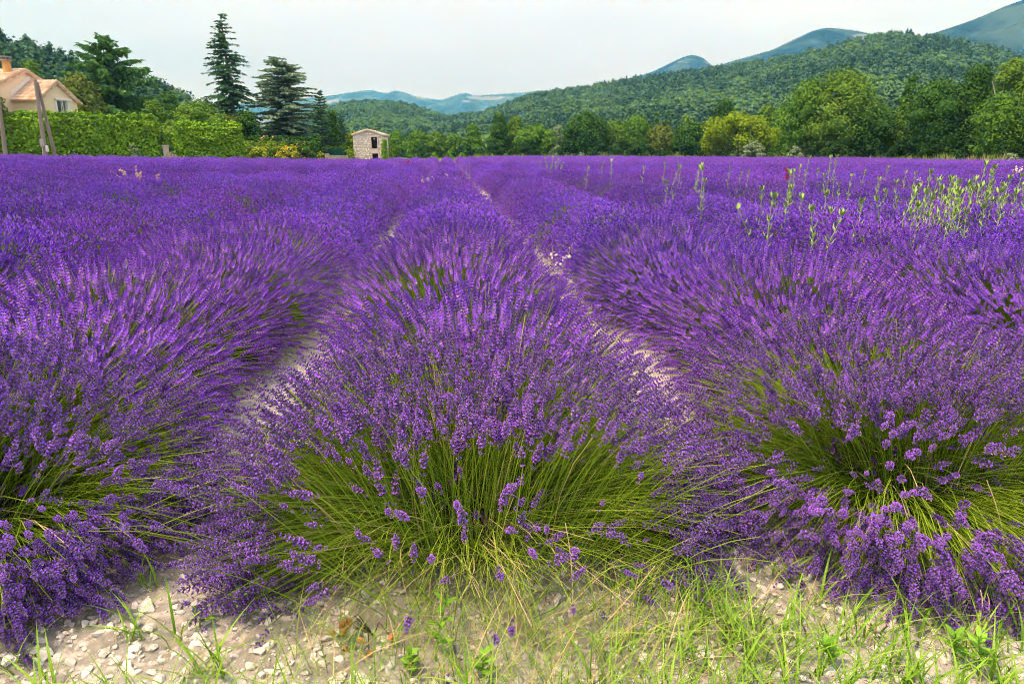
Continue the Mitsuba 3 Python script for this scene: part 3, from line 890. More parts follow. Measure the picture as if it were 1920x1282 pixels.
conifer('cedar_tree', 'green cedar with long uneven drooping branches behind the hedge, beside the peach house', 222, 86, 70, 175, 'm_cedar', whorls=24, per=8, rise=0.55, droop=0.35, prof=0.58, irregular=0.42, spray=1.1, hang=0.75, step=0.38, zlo=0.05)
conifer('fir_tree', 'tallest conifer of all, dark slender fir with a pointed open crown', 440, 84, 24, 112, 'm_fir', whorls=42, per=7, rise=0.25, droop=0.30, prof=0.68, irregular=0.35, spray=0.68, hang=0.45, step=0.42)
conifer('blue_cedar', 'broad blue green cedar with flat tiered branches left of the stone hut', 542, 86, 108, 150, 'm_blue_cedar', whorls=26, per=13, rise=0.22, droop=0.18, prof=0.50, irregular=0.30, spray=0.80, hang=0.2, step=0.36, zlo=0.09)
conifer('dark_conifer', 'narrow dark conifer rising just right of the blue green cedar', 606, 82, 170, 52, 'm_fir', whorls=26, per=7, rise=0.3, droop=0.2, prof=0.75, irregular=0.25, spray=0.7, hang=0.4)
conifer('dark_conifer', 'small dark cone shaped conifer nearest the stone hut\'s left side', 643, 88, 214, 30, 'm_fir', whorls=22, per=7, rise=0.3, droop=0.15, prof=0.7, irregular=0.2, spray=0.6, hang=0.3)
broadleaf('cypress_tree', 'dull olive cypress between the two dark conifers', 'tree', 627, 84, 205, 36, 'm_leaf_dark', 'poplar', n=2600, nl=14, zlo=0.03)
broadleaf('oak_tree', 'olive green tree with rusty tints close behind the peach house', 'tree', 165, 74, 138, 95, 'm_leaf_rusty', 'round', n=5000, nl=20)
broadleaf('oak_tree', 'leafy tree whose top shows above the peach house roof ridge', 'tree', 85, 76, 108, 75, 'm_leaf_olive', 'tall', n=4200, nl=16)
broadleaf('oak_tree', 'pale green rounded tree peeping over the hedge between cedar and fir', 'tree', 300, 82, 186, 55, 'm_leaf_olive', 'round', n=2600)
broadleaf('oak_tree', 'dark round tree right of the cedar on the slope foot', 'tree', 330, 100, 168, 55, 'm_leaf_dark', 'round', n=2600)
broadleaf('copper_shrub', 'wide dome shaped shrub with reddish twigs below the tall fir', 'shrub', 378, 75, 184, 150, 'm_leaf_olive', 'bush', n=6500, nl=22, zlo=0.05)
broadleaf('copper_shrub', 'reddish brown shrub leaning on the right flank of the dome shaped shrub', 'shrub', 440, 75, 212, 52, 'm_leaf_rusty', 'bush', n=2200, nl=12, zlo=0.05)
broadleaf('dark_shrub', 'dark thicket between the tall fir and the hedge', 'shrub', 470, 76, 205, 70, 'm_leaf_dark', 'bush', n=3500, nl=14, zlo=0.05)
broadleaf('dark_shrub', 'dark thicket under the cedar behind the long hedge', 'shrub', 255, 80, 205, 80, 'm_leaf_dark', 'bush', n=3500, nl=14, zlo=0.05)
broadleaf('dark_shrub', 'brown leaved shrub against the left wall of the peach house', 'shrub', 12, 55.5, 176, 55, 'm_leaf_rusty', 'bush', n=2500, nl=14, zlo=0.05)
broadleaf('garden_tree', 'small yellowish tree at the left shoulder of the stone hut', 'tree', 664, 90, 243, 36, 'm_leaf_yellow', 'round', n=1800, nl=12)
broadleaf('garden_tree', 'dark bush tucked against the left wall of the stone hut', 'shrub', 655, 82, 264, 20, 'm_leaf_dark', 'bush', n=900, nl=8, zlo=0.02)

# right and middle tree line: (u, depth, top row, width in px, material, shape, leaves, label)
LINE = [
    (742, 118, 246, 44, 'm_leaf', 'round', 1800, 'bushy tree directly right of the stone hut roof'),
    (783, 150, 244, 40, 'm_leaf', 'round', 1800, 'second green tree right of the hut, at the head of the track'),
    (818, 150, 248, 40, 'm_leaf_olive', 'round', 1800, 'light olive tree between two greener ones beyond the track'),
    (850, 152, 252, 36, 'm_leaf', 'round', 1500, 'low rounded tree left of the slim pale topped one, beyond the field'),
    (886, 148, 230, 42, 'm_leaf', 'tall', 2200, 'slim green tree with pointed top left of the dark pair'),
    (936, 132, 211, 48, 'm_leaf_dark', 'tall', 3200, 'dark pointed tree, tallest of the group above the row ends'),
    (966, 134, 217, 46, 'm_leaf_olive', 'tall', 2800, 'yellow tinged tree touching the dark pointed one'),
    (1003, 130, 234, 66, 'm_leaf', 'round', 3200, 'compact round green tree just right of the row ends'),
    (1046, 140, 233, 34, 'm_leaf_silver', 'tall', 1500, 'pale wispy willow in the gap between two dark crowns'),
    (1098, 126, 210, 74, 'm_leaf_dark', 'round', 4200, 'large dark green tree with twin tops in the middle of the tree line'),
    (1146, 128, 224, 44, 'm_leaf_olive', 'round', 2200, 'yellow green tree nestled right of the twin topped one'),
    (1190, 128, 216, 64, 'm_leaf', 'round', 3600, 'green dome shaped tree in the centre of the tree line'),
    (1238, 126, 234, 56, 'm_leaf_rusty', 'round', 2600, 'tree with browning leaves below the two small poplars'),
    (1228, 160, 208, 14, 'm_leaf_dark', 'poplar', 900, 'left one of two small dark poplars above the browning tree'),
    (1249, 160, 204, 13, 'm_leaf_dark', 'poplar', 900, 'right one of two small dark poplars above the browning tree'),
    (1283, 150, 214, 26, 'm_leaf_olive', 'poplar', 1200, 'pale slender poplar beside the two dark small ones'),
    (1296, 118, 226, 64, 'm_leaf_dark', 'round', 3400, 'dark tree left of the bright yellow green walnut'),
    (1352, 120, 180, 74, 'm_leaf_dark', 'tall', 4200, 'tall leaning tree standing behind the bright yellow green walnut'),
    (1382, 98, 212, 124, 'm_leaf_yellow', 'round', 7000, 'bright yellow green walnut tree at the field edge'),
    (1432, 116, 190, 66, 'm_leaf_olive', 'tall', 3200, 'greyish green tree over the right shoulder of the walnut'),
    (1472, 110, 196, 62, 'm_leaf', 'round', 3200, 'medium green tree between the walnut and the tallest poplar clump'),
    (1510, 88, 146, 84, 'm_leaf', 'round', 5600, 'left part of the great poplar clump, slightly lower'),
    (1568, 86, 127, 112, 'm_leaf_olive', 'round', 8500, 'broad tall poplar clump rising above the field edge'),
    (1630, 84, 196, 90, 'm_leaf_dark', 'round', 4600, 'lower green tree right of the broad poplar clump'),
    (1657, 96, 134, 34, 'm_leaf_dark', 'poplar', 2200, 'slanting dark poplar top poking out behind lower trees'),
    (1694, 82, 172, 84, 'm_leaf_olive', 'round', 4600, 'yellow leaved tree in front of the slanting poplar'),
    (1748, 76, 140, 110, 'm_leaf_dark', 'round', 7000, 'full green tree left of the dark peaked one'),
    (1812, 74, 116, 90, 'm_leaf_dark', 'tall', 6500, 'dark peaked tree, tallest crown near the right edge'),
    (1866, 67, 172, 84, 'm_leaf', 'round', 5600, 'green tree under the bare white branches'),
    (1912, 66, 128, 90, 'm_leaf_olive', 'tall', 6000, 'tree cut by the right edge of the picture'),
    (1985, 60, 120, 120, 'm_leaf_dark', 'round', 4500, 'tree just beyond the right edge of the picture'),
    (2080, 56, 110, 150, 'm_leaf_dark', 'round', 4500, 'second tree beyond the right edge of the picture'),
]
for u, D, vt, w, mat, shp, n, lab in LINE:
    n, w = int(n * 1.7), w * (1.22 if shp == 'round' else 1.12)
    broadleaf('poplar_tree' if 'poplar' in lab else 'broadleaf_tree', lab, 'tree', u, D, vt, w, mat, shp, n=n, nl=26 if w > 60 else 15, zlo=0.15, lean=0.25 if 'slanting' in lab else 0.0)
key = broadleaf('broadleaf_tree', 'high tree with bare white branches and a tufted yellow green top', 'tree', 1872, 70, 106, 66, 'm_leaf_olive', 'bush', n=3200, nl=12, zlo=0.66, trunk=False)
mb, b0 = MB(), gzp(1862, 70)
for du_, z1, z2, k in ((-0.9, 4.6, 8.0, 0.06), (0.7, 4.4, 8.6, 0.05), (-0.1, 4.5, 9.2, 0.07)):
    mb.tube(b0 + np.array([[0, 0, -0.2], [du_ * 0.3, 0.1, z1 * 0.6], [du_ * 1.1, 0, z1 + 0.6], [du_ * 0.7, 0, z1 + 1.6], [du_ * 1.4, 0.2, z2]]), [k * 1.7, k * 1.3, k, k * 0.9, k * 0.4], 6)
part(key, 'trunk', mb.ply('m_pale_bark', smooth=60))
SHRUBS = [(1412, 92, 262, 46, 'm_leaf_silver', 'pale silvery green bush at the foot of the walnut'), (1475, 95, 268, 40, 'm_leaf', 'low green bush right of the silvery one'), (1490, 86, 274, 34, 'm_leaf_silver', 'pale bush left of the great poplar clump'),
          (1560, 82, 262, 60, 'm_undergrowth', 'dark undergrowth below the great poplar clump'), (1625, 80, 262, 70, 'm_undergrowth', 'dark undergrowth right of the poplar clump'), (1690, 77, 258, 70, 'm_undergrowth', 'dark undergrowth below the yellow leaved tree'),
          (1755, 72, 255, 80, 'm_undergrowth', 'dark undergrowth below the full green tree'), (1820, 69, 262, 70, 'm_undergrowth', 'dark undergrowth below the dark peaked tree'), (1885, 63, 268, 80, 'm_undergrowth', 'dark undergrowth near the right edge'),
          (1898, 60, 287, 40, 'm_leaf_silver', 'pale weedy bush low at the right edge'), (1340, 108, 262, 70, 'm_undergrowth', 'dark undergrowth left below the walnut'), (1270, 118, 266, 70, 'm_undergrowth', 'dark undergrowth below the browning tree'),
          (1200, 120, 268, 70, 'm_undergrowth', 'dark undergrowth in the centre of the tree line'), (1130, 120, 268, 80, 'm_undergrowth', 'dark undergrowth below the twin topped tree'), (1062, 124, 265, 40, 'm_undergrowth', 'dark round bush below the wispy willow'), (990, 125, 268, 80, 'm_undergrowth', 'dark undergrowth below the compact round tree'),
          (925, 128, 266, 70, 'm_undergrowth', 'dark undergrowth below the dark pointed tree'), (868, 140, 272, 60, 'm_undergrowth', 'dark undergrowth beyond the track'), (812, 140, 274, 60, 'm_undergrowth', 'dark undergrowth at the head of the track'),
          (815, 108, 285, 18, 'm_leaf', 'first small bush on the straw coloured verge, nearest the track'), (843, 110, 284, 16, 'm_leaf', 'second small bush on the straw coloured verge'), (866, 112, 286, 16, 'm_leaf_olive', 'third small bush on the straw coloured verge'), (770, 96, 287, 14, 'm_leaf', 'small bush on the far side of the track by the hut')]
for u, D, vt, w, mat, lab in SHRUBS:
    broadleaf('shrub', lab, 'shrub', u, D, vt, w, mat, 'bush', n=int(300 + 22 * w), nl=10, zlo=0.0, trunk=False)

# ------------------------------------------------------------------ hedges
def hedge(name, label, A, B, thick, mat, n, leaf, seed, wob=0.25, front=1.0):
    """clipped hedge between two (u, D, vtop) ends: leafy shell over a twiggy core"""
    r = np.random.default_rng(seed)
    key = thing(name, label, 'hedge')
    a, b = gzp(*A[:2]), gzp(*B[:2])
    ha, hb = pt(A[0], A[2], A[1])[2] - a[2], pt(B[0], B[2], B[1])[2] - b[2]
    ax = unit((b - a)[:2]); nr_ = np.array([ax[1], -ax[0]])
    if nr_ @ a[:2] > 0:
        nr_ = -nr_
    L = np.linalg.norm((b - a)[:2])
    w = np.array([L * (ha + hb) / 2 * 1.0, L * thick * 1.1, L * (ha + hb) / 2 * 0.35, thick * ha, thick * hb])
    side = r.choice(5, n, p=w / w.sum())
    s, q, t = r.random(n), r.random(n), r.random(n)
    s = np.where(side == 3, 0, np.where(side == 4, 1, s))
    h = ha + (hb - ha) * s
    off = np.select([side == 0, side == 2], [0.5 * thick, -0.5 * thick], (t - 0.5) * thick)
    z = np.where(side == 1, h, h * q)
    nrm3 = np.select([(side == 0)[:, None], (side == 2)[:, None], (side == 1)[:, None]], [np.append(nr_, 0.25), np.append(-nr_, 0.25), np.array([0, 0, 1.0])], np.where(side[:, None] == 3, np.append(-ax, 0.2), np.append(ax, 0.2)))
    p = a + (b - a) * s[:, None] + np.append(nr_, 0) * off[:, None]
    p[:, 2] = a[2] + (b[2] - a[2]) * s + z
    wv = (meshkit.fbm(p * 0.8, 3, seed) - 0.5) * 2.6 * wob + r.normal(-0.03, 0.11, n)
    p[:, 2] -= np.where(z > 0.6 * h, 0.35 * (np.abs(off) / (0.5 * thick)) ** 3 * (z / h) ** 4, 0) + np.where(z > 0.5 * h, 0.7 * wob * (meshkit.fbm(np.stack([p[:, 0] * 0.45, p[:, 1] * 0.45, p[:, 2] * 0], 1), 2, seed + 7) - 0.45), 0)
    p += unit(nrm3) * wv[:, None]
    nn = unit(unit(nrm3) + r.normal(0, 0.75, (n, 3)) + [0, 0, 0.35])
    td = unit(np.cross(nn, unit(r.normal(0, 1, (n, 3)))))
    R = np.stack([np.cross(nn, td), nn, td], -1) * (leaf * r.uniform(0.6, 1.4, n))[:, None, None]
    tone = np.clip(0.42 + 0.26 * r.normal(0, 1, n) + 0.9 * (meshkit.fbm(p * 0.9, 2, seed + 1) - 0.5), 0, 1)
    mb = MB().scatter(LEAF_Q, R, p, tone)
    part(key, 'leaves', mb.ply(mat), kind='stuff')
    c = MB()
    M = np.eye(4); M[:3, 0], M[:3, 1] = np.append(ax, 0), np.append(nr_, 0)
    k = 0.5 * thick - 0.32
    v = np.array([[x, y, z] for x in (0.1, L - 0.1) for y in (-k, k) for z in (-0.3, None or 0)], float)
    for q_ in range(8):
        v[q_, 2] = -0.3 if q_ % 2 == 0 else (ha if v[q_, 0] < L / 2 else hb + b[2] - a[2]) - 0.55
    c.add(v @ M[:3, :3].T + a, [[0, 1, 3], [0, 3, 2], [4, 6, 7], [4, 7, 5], [0, 4, 5], [0, 5, 1], [2, 3, 7], [2, 7, 6], [0, 2, 6], [0, 6, 4], [1, 5, 7], [1, 7, 3]], 0, 0.1)
    part(key, 'twigs', c.ply(mat))
    return key


hedge('hedge', 'long tall laurel hedge in front of the peach house, left of the gate', (-260, 51.5, 205), (296, 61, 219), 1.7, 'm_hedge', 26000, 0.20, 1, 0.26)
hedge('hedge', 'tall laurel hedge right of the slatted gate', (334, 64, 230), (454, 66.5, 232), 1.6, 'm_hedge', 9500, 0.20, 2, 0.25)
hedge('hedge', 'low bright yellow green clipped hedge behind the yellow flowers', (456, 69, 266), (537, 72, 270), 1.2, 'm_hedge_bright', 3600, 0.17, 3, 0.15)
hedge('hedge', 'dark clipped hedge behind the pink flowering oleanders', (462, 75, 258), (598, 78, 260), 1.4, 'm_hedge_dark', 5200, 0.2, 4, 0.25)
hedge('hedge', 'flat topped hedge behind the green fence left of the stone hut', (600, 83, 269), (652, 85, 270), 1.2, 'm_hedge', 2400, 0.2, 5, 0.12)
hedge('hedge', 'narrow pale green clipped block against the hut\'s left corner', (653, 79.3, 278), (662, 79.5, 279), 0.8, 'm_hedge_bright', 700, 0.15, 6, 0.08)
hedge('hedge', 'narrow pale green clipped block behind the hut\'s ivy', (731, 84, 276), (737, 84, 278), 0.7, 'm_hedge_bright', 500, 0.15, 7, 0.08)


def flowering(name, label, u, D, vt, w, mat, petals, n, seed, size=0.13, top=True):
    key = broadleaf(name, label, 'flowering shrub', u, D, vt, w, mat, 'bush', n=int(400 + 24 * w), nl=10, zlo=0.0, trunk=False, seed=seed)
    r = np.random.default_rng(seed)
    V = np.array(meshkit.WRITTEN[scene[f'{key}__crown']['filename']][0])
    z0, z1 = V[:, 2].min(), V[:, 2].max()
    cand = V[(V[:, 2] > z0 + (0.5 if top else 0.3) * (z1 - z0)) & ((V - V.mean(0))[:, :2] @ FH[:2] < 0.35)]
    P = cand[r.integers(0, len(cand), n)] + r.normal(0, 0.05, (n, 3)) - np.append(FH[:2], 0) * 0.06
    nn = unit(r.normal(0, 0.5, (n, 3)) + np.append(-FH[:2], 0.7))
    td = unit(np.cross(nn, unit(r.normal(0, 1, (n, 3)))))
    R = np.stack([np.cross(nn, td), nn, td], -1) * (size * r.uniform(0.6, 1.3, n))[:, None, None]
    part(key, 'flowers', MB().scatter(LEAF_Q, R, P, r.random(n)).scatter(LEAF_Q, R[:, :, [2, 1, 0]], P, r.random(n)).ply(petals), kind='stuff')
    return key


foliage_mat('m_yellow', (0.55, 0.33, 0.02), (0.85, 0.60, 0.05))
foliage_mat('m_pink', (0.55, 0.20, 0.14), (0.80, 0.38, 0.28))
flowering('daisy_bush', 'yellow flowering clump, left one of three at the field edge', 488, 68, 277, 52, 'm_leaf_olive', 'm_yellow', 170, 1)
flowering('daisy_bush', 'largest clump full of yellow orange flowers in front of the low hedge', 542, 70, 272, 54, 'm_leaf_olive', 'm_yellow', 420, 2)
flowering('daisy_bush', 'small yellow flowering clump by the pale low wall', 601, 74, 285, 15, 'm_leaf_olive', 'm_yellow', 70, 3)
flowering('oleander_bush', 'pink flowering oleander above the low bright hedge', 505, 73.5, 255, 60, 'm_hedge_dark', 'm_pink', 70, 4, 0.2, False)
flowering('oleander_bush', 'pink flowering oleander right of the yellow clump', 566, 74, 262, 56, 'm_hedge_dark', 'm_pink', 90, 5, 0.2, False)
broadleaf('weed_bush', 'tall pale weeds on the verge below the long hedge', 'weed', 252, 58.6, 268, 22, 'm_leaf_silver', 'vase', n=500, nl=8, zlo=0.0, trunk=False, leaf=0.14)

# ------------------------------------------------------------------ peach house
def plaster(lo, hi):
    return lambda p, n, uv: mix(lo, hi, fbm(p.x * 1.3, p.y * 1.3, p.z * 1.3, 4)) * (0.93 + 0.14 * fbm(p.x * 14, p.y * 14, p.z * 14, 2))


matte('m_peach', plaster((0.72, 0.58, 0.40), (0.83, 0.70, 0.53)))
matte('m_white', lambda p, n, uv: mi.Color3f(0.78, 0.77, 0.75) * (0.9 + 0.1 * fbm(p.x * 5, p.y * 5, p.z * 5, 2)))
matte('m_orange', plaster((0.55, 0.29, 0.09), (0.66, 0.38, 0.14)))
matte('m_tile', lambda p, n, uv: mix(mix((0.52, 0.35, 0.23), (0.80, 0.62, 0.46), uv.y), (0.68, 0.61, 0.49), smoothstep(0.5, 0.75, fbm(p.x * 1.5, p.y * 1.5, p.z * 1.5, 3)) * 0.6))
scene['m_glass'] = {'type': 'thindielectric'}
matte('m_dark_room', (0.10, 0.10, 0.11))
matte('m_pole', lambda p, n, uv: mix((0.17, 0.145, 0.115), (0.36, 0.32, 0.27), fbm(p.x * 9, p.y * 9, p.z * 0.9, 4)))
matte('m_grey', (0.35, 0.34, 0.32))


def tile_roof(mb, O, along, down, La, Ld, rng, pitch_=0.24, rows=0.42):
    """half round tiles in courses: O ridge corner, unit vectors along the ridge and down the slope"""
    nrm = unit(np.cross(along, down))
    if nrm[2] < 0:
        nrm = -nrm
    c = np.array([O, O + along * La, O + along * La + down * Ld, O + down * Ld])
    mb.add(np.vstack([c, c - nrm * 0.09]), [[0, 1, 2, 3], [4, 7, 6, 5], [0, 4, 5, 1], [1, 5, 6, 2], [2, 6, 7, 3], [3, 7, 4, 0]], 0, 0.25)
    g = np.linspace(0, np.pi, 5)
    for k in range(int(La / pitch_)):
        for r_ in range(int(Ld / rows + 0.99)):
            s0, s1 = r_ * rows, min(Ld + 0.04, (r_ + 1) * rows + 0.04)
            x = (k + 0.5) * pitch_ + rng.normal(0, 0.006)
            V = []
            for s, lift, rr in ((s0, 0.0, 0.085), (s1, 0.035, 0.105)):
                for a in g:
                    V.append(O + along * (x + rr * math.cos(a)) + down * s + nrm * (rr * math.sin(a) + lift))
            F_ = [[q, q + 1, q + 6, q + 5] for q in range(4)]
            mb.add(V, F_, 0, rng.random())


rng = np.random.default_rng(31)
th = math.radians(75)
E1, E2, EZ = np.array([math.cos(th), math.sin(th), 0]), np.array([-math.sin(th), math.cos(th), 0]), np.array([0, 0, 1.0])
C0 = pt(71, 184, 58)
zg = 1.0
eave, apex = C0[2] + 0.05, pt(107, 151, 59.8)[2]
C0 = np.array([C0[0], C0[1], 0.0])
house = thing('house', 'peach plastered house with pink tile roofs and an orange chimney above the hedge', 'house')


def H3(a, b, z):
    return C0 + E1 * a + E2 * b + EZ * z


def prism(mb, poly, ea, eb, O, d0, d1, u=0, v=0.5):
    """polygon in the plane (ea, eb) at O swept along the third vector from d0 to d1"""
    n = len(poly)
    P = np.array([O + ea * x + eb * y for x, y in poly])
    V = np.vstack([P + d0, P + d1])
    i = np.arange(n)
    f = [[k, (k + 1) % n, n + (k + 1) % n, n + k] for k in range(n)]
    mb.add(V, f, u, v)
    e = np.arange(1, n - 1)
    mb.add(V, np.vstack([np.stack([e * 0, e, e + 1], 1), np.stack([e * 0 + n, e + 1 + n, e + n], 1)]), u, v)


WW, WD = 4.0, 2.3
wz0, wz1 = pt(113, 214, 60)[2], pt(113, 188, 60)[2]
wa0, wa1 = 1.75, 2.95
mb = MB()
from shapely.geometry import Polygon, box as sbox
gable = Polygon([(0, zg), (WW, zg), (WW, eave), (WW / 2, apex - 0.12), (0, eave)]).difference(sbox(wa0, wz0, wa1, wz1))
g = trimesh.creation.extrude_polygon(gable, 0.3, engine='earcut')
M = np.eye(4); M[:3, 0], M[:3, 1], M[:3, 2], M[:3, 3] = E1, EZ, -E2 * -1, C0
g.apply_transform(M)
mb.mesh(g)
prism(mb, [(0, zg), (0.3, zg), (0.3, eave), (0, eave)], E1, EZ, C0, E2 * 0.3, E2 * (WD + 0.6))
prism(mb, [(WW - 0.3, zg), (WW, zg), (WW, eave), (WW - 0.3, eave)], E1, EZ, C0, E2 * 0.3, E2 * (WD + 0.6))
MA, ms = 1.5, 0.46
mapex = pt(55, 135, 60.8)[2]
n0, n1 = -5.2, 5.2
gab = Polygon([(n0, zg), (n1, zg), (n1, mapex - ms * (n1 - MA)), (MA, mapex), (n0, mapex - ms * (MA - n0))])
g = trimesh.creation.extrude_polygon(gab, 9.0, engine='earcut')
M2 = M.copy(); M2[:3, 2] = E2; M2[:3, 3] = C0 + E2 * WD
g.apply_transform(M2)
mb.mesh(g)
part(house, 'wall', mb.ply('m_peach'))
mb = MB()
sl = math.hypot(1, ms)
dn, df = unit(-E1 - EZ * ms), unit(E1 - EZ * ms)
tile_roof(mb, H3(MA, WD - 0.25, mapex + 0.11), E2, dn, 9.5, (MA - n0 + 0.35) * sl, rng)
tile_roof(mb, H3(MA, WD - 0.25, mapex + 0.11), E2, df, 9.5, (n1 - MA + 0.35) * sl, rng)
part(house, 'roof', mb.ply('m_tile'), 'larger upper roof of faded pink tiles')
mb = MB()
ws = (apex - eave) / (WW / 2)
sw = math.hypot(1, ws)
tile_roof(mb, H3(WW / 2, -0.25, apex + 0.02), E2, unit(-E1 - EZ * ws), WD + 0.25, (WW / 2 + 0.35) * sw, rng)
tile_roof(mb, H3(WW / 2, -0.25, apex + 0.02), E2, unit(E1 - EZ * ws), WD + 0.25, (WW / 2 + 0.35) * sw, rng)
part(house, 'roof', mb.ply('m_tile'), 'smaller lower roof of pink tiles over the wing')
mb = MB()                                                     # cornices of small half tiles below the rakes and the eave
for (O, d, L, back) in ((H3(MA, WD - 0.14, mapex - 0.08), dn, (MA - n0) * sl, -E2), (H3(MA, WD - 0.14, mapex - 0.08), df, 3.0 * sl, -E2), (H3(WW / 2, -0.14, apex - 0.2), unit(-E1 - EZ * ws), WW / 2 * sw, -E2), (H3(WW / 2, -0.14, apex - 0.2), unit(E1 - EZ * ws), WW / 2 * sw, -E2), (H3(-0.14, 0.0, eave - 0.16), E2, WD, -E1), (H3(-0.14, 0.0, eave - 0.30), E2, WD, -E1 * 0.5)):
    for k in range(int(L / 0.17)):
        p = O + d * (k + 0.5) * 0.17
        mb.tube([p + back * -0.14, p + back * 0.10], 0.075, 6, 0, rng.random())
part(house, 'cornice', mb.ply('m_tile'), kind='stuff')
mb = MB()
for s in range(6):
    a = H3(0.0 - 0.12 + s / 6 * (WW / 2 + 0.1), WD - 0.02, 0); z0 = eave + ws * (s / 6) * (WW / 2) + 0.03
    b = H3(0.0 - 0.12 + (s + 1) / 6 * (WW / 2 + 0.1), WD - 0.02, 0); z1 = eave + ws * ((s + 1) / 6) * (WW / 2) + 0.03
    mb.add(np.array([a + EZ * (z0 + 0.10), b + EZ * (z1 + 0.10), b + EZ * (z1 + 0.42), a + EZ * (z0 + 0.42), a + EZ * (z0 + 0.10) - E2 * 0.03, b + EZ * (z1 + 0.10) - E2 * 0.03, b + EZ * (z1 + 0.42) - E2 * 0.03, a + EZ * (z0 + 0.42) - E2 * 0.03]), [[4, 5, 6, 7], [0, 4, 5, 1], [3, 2, 6, 7], [0, 3, 7, 4], [1, 5, 6, 2]])
part(house, 'flashing', mb.ply('m_white'), 'white painted strip where the lower roof meets the upper wall')
win = part(house, 'window', MB().box((wa0 - 0.12, -0.05, wz0 - 0.10), (wa0, 0.28, wz1), M=None).box((wa1, -0.05, wz0 - 0.10), (wa1 + 0.28, 0.28, wz1)).box((wa0, -0.08, wz0 - 0.10), (wa1, 0.28, wz0)).ply('m_white') if False else MB().ply('m_white') if False else
           (lambda q: q.ply('m_white'))(MB().box((wa0 - 0.12, -0.05, wz0 - 0.10), (wa0 + 0.05, 0.28, wz1), M=np.vstack([np.column_stack([E1, E2, EZ, C0]), [0, 0, 0, 1]]))
            .box((wa1 - 0.05, -0.05, wz0 - 0.10), (wa1 + 0.30, 0.28, wz1), M=np.vstack([np.column_stack([E1, E2, EZ, C0]), [0, 0, 0, 1]]))
            .box((wa0 + 0.05, -0.08, wz0 - 0.10), (wa1 - 0.05, 0.28, wz0 + 0.03), M=np.vstack([np.column_stack([E1, E2, EZ, C0]), [0, 0, 0, 1]]))), 'white framed window in the wing\'s gable wall')
HM = np.vstack([np.column_stack([E1, E2, EZ, C0]), [0, 0, 0, 1]])
scene[f'{win}__lintel'] = MB().box((wa0 - 0.18, -0.20, wz1), (wa1 + 0.34, 0.22, wz1 + 0.16), M=HM).ply('m_white')
scene[f'{win}__pane'] = MB().box((wa0 + 0.05, 0.18, wz0 + 0.03), (wa1 - 0.05, 0.19, wz1), M=HM).ply('m_glass')
Rw = np.eye(4)
ca, sa = math.cos(math.radians(35)), math.sin(math.radians(35))
for q, (a0, ln, s_) in enumerate(((wa0 + 0.06, 0.52, 1), (wa1 - 0.06, 0.52, -1))):
    mb = MB()
    hx = np.array([ca * s_, -sa, 0]) if q == 0 else np.array([-1.0, 0.02, 0])
    for lo, hi in (((0, 0), (0.05, 1)), ((ln - 0.05, 0), (ln, 1)), ((0.05, 0), (ln - 0.05, 0.045)), ((0.05, 0.955), (ln - 0.05, 1))):
        c = []
        for z in (lo[1], hi[1]):
            for x in (lo[0], hi[0]):
                for y in (0, 0.05):
                    l = np.array([a0, 0.10, wz0 + 0.04 + z * (wz1 - wz0 - 0.06)]) + hx * x + np.array([hx[1], -hx[0], 0]) * y
                    c.append(C0 + E1 * l[0] + E2 * l[1] + EZ * l[2])
        mb.add(c, [[0, 1, 3], [0, 3, 2], [4, 6, 7], [4, 7, 5], [0, 4, 5], [0, 5, 1], [2, 3, 7], [2, 7, 6], [0, 2, 6], [0, 6, 4], [1, 5, 7], [1, 7, 3]])
    scene[f'{win}__sash' + ('' if q == 0 else '_001')] = mb.ply('m_white')
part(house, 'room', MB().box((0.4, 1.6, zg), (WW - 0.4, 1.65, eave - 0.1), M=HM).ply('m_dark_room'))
bb_ = np.linspace(0, 9, 400)                                 # on the near slope of the upper roof
cq = [H3(MA - 0.7, WD + b, mapex + 0.11 - 0.7 * ms) for b in bb_]
cp = cq[int(np.argmin([abs(F * ((q - EYE) @ RT) / ((q - EYE) @ FW) + 960 - 15) for q in cq]))] + EZ * 0.1
mb = MB()
mb.tube([cp - EZ * 0.8, cp + EZ * 0.78], 0.30, 14)
part(house, 'chimney', mb.ply('m_orange', smooth=40))
mb = MB()
mb.tube([cp + EZ * 0.78, cp + EZ * 0.86], 0.44, 14)
mb.tube([cp + EZ * 1.02, cp + EZ * 1.10], 0.46, 14)
for a in range(6):
    o = np.array([math.cos(a * 1.047), math.sin(a * 1.047), 0]) * 0.30
    mb.tube([cp + o + EZ * 0.86, cp + o + EZ * 1.02], 0.06, 5)
part(house, 'chimney_cap', mb.ply('m_grey', smooth=40))
part(house, 'wall_lamp', MB().mesh(trimesh.creation.icosphere(subdivisions=2, radius=0.13).apply_translation(H3(2.2, WD - 0.03, mapex - 1.0))).ply('m_white', smooth=True))

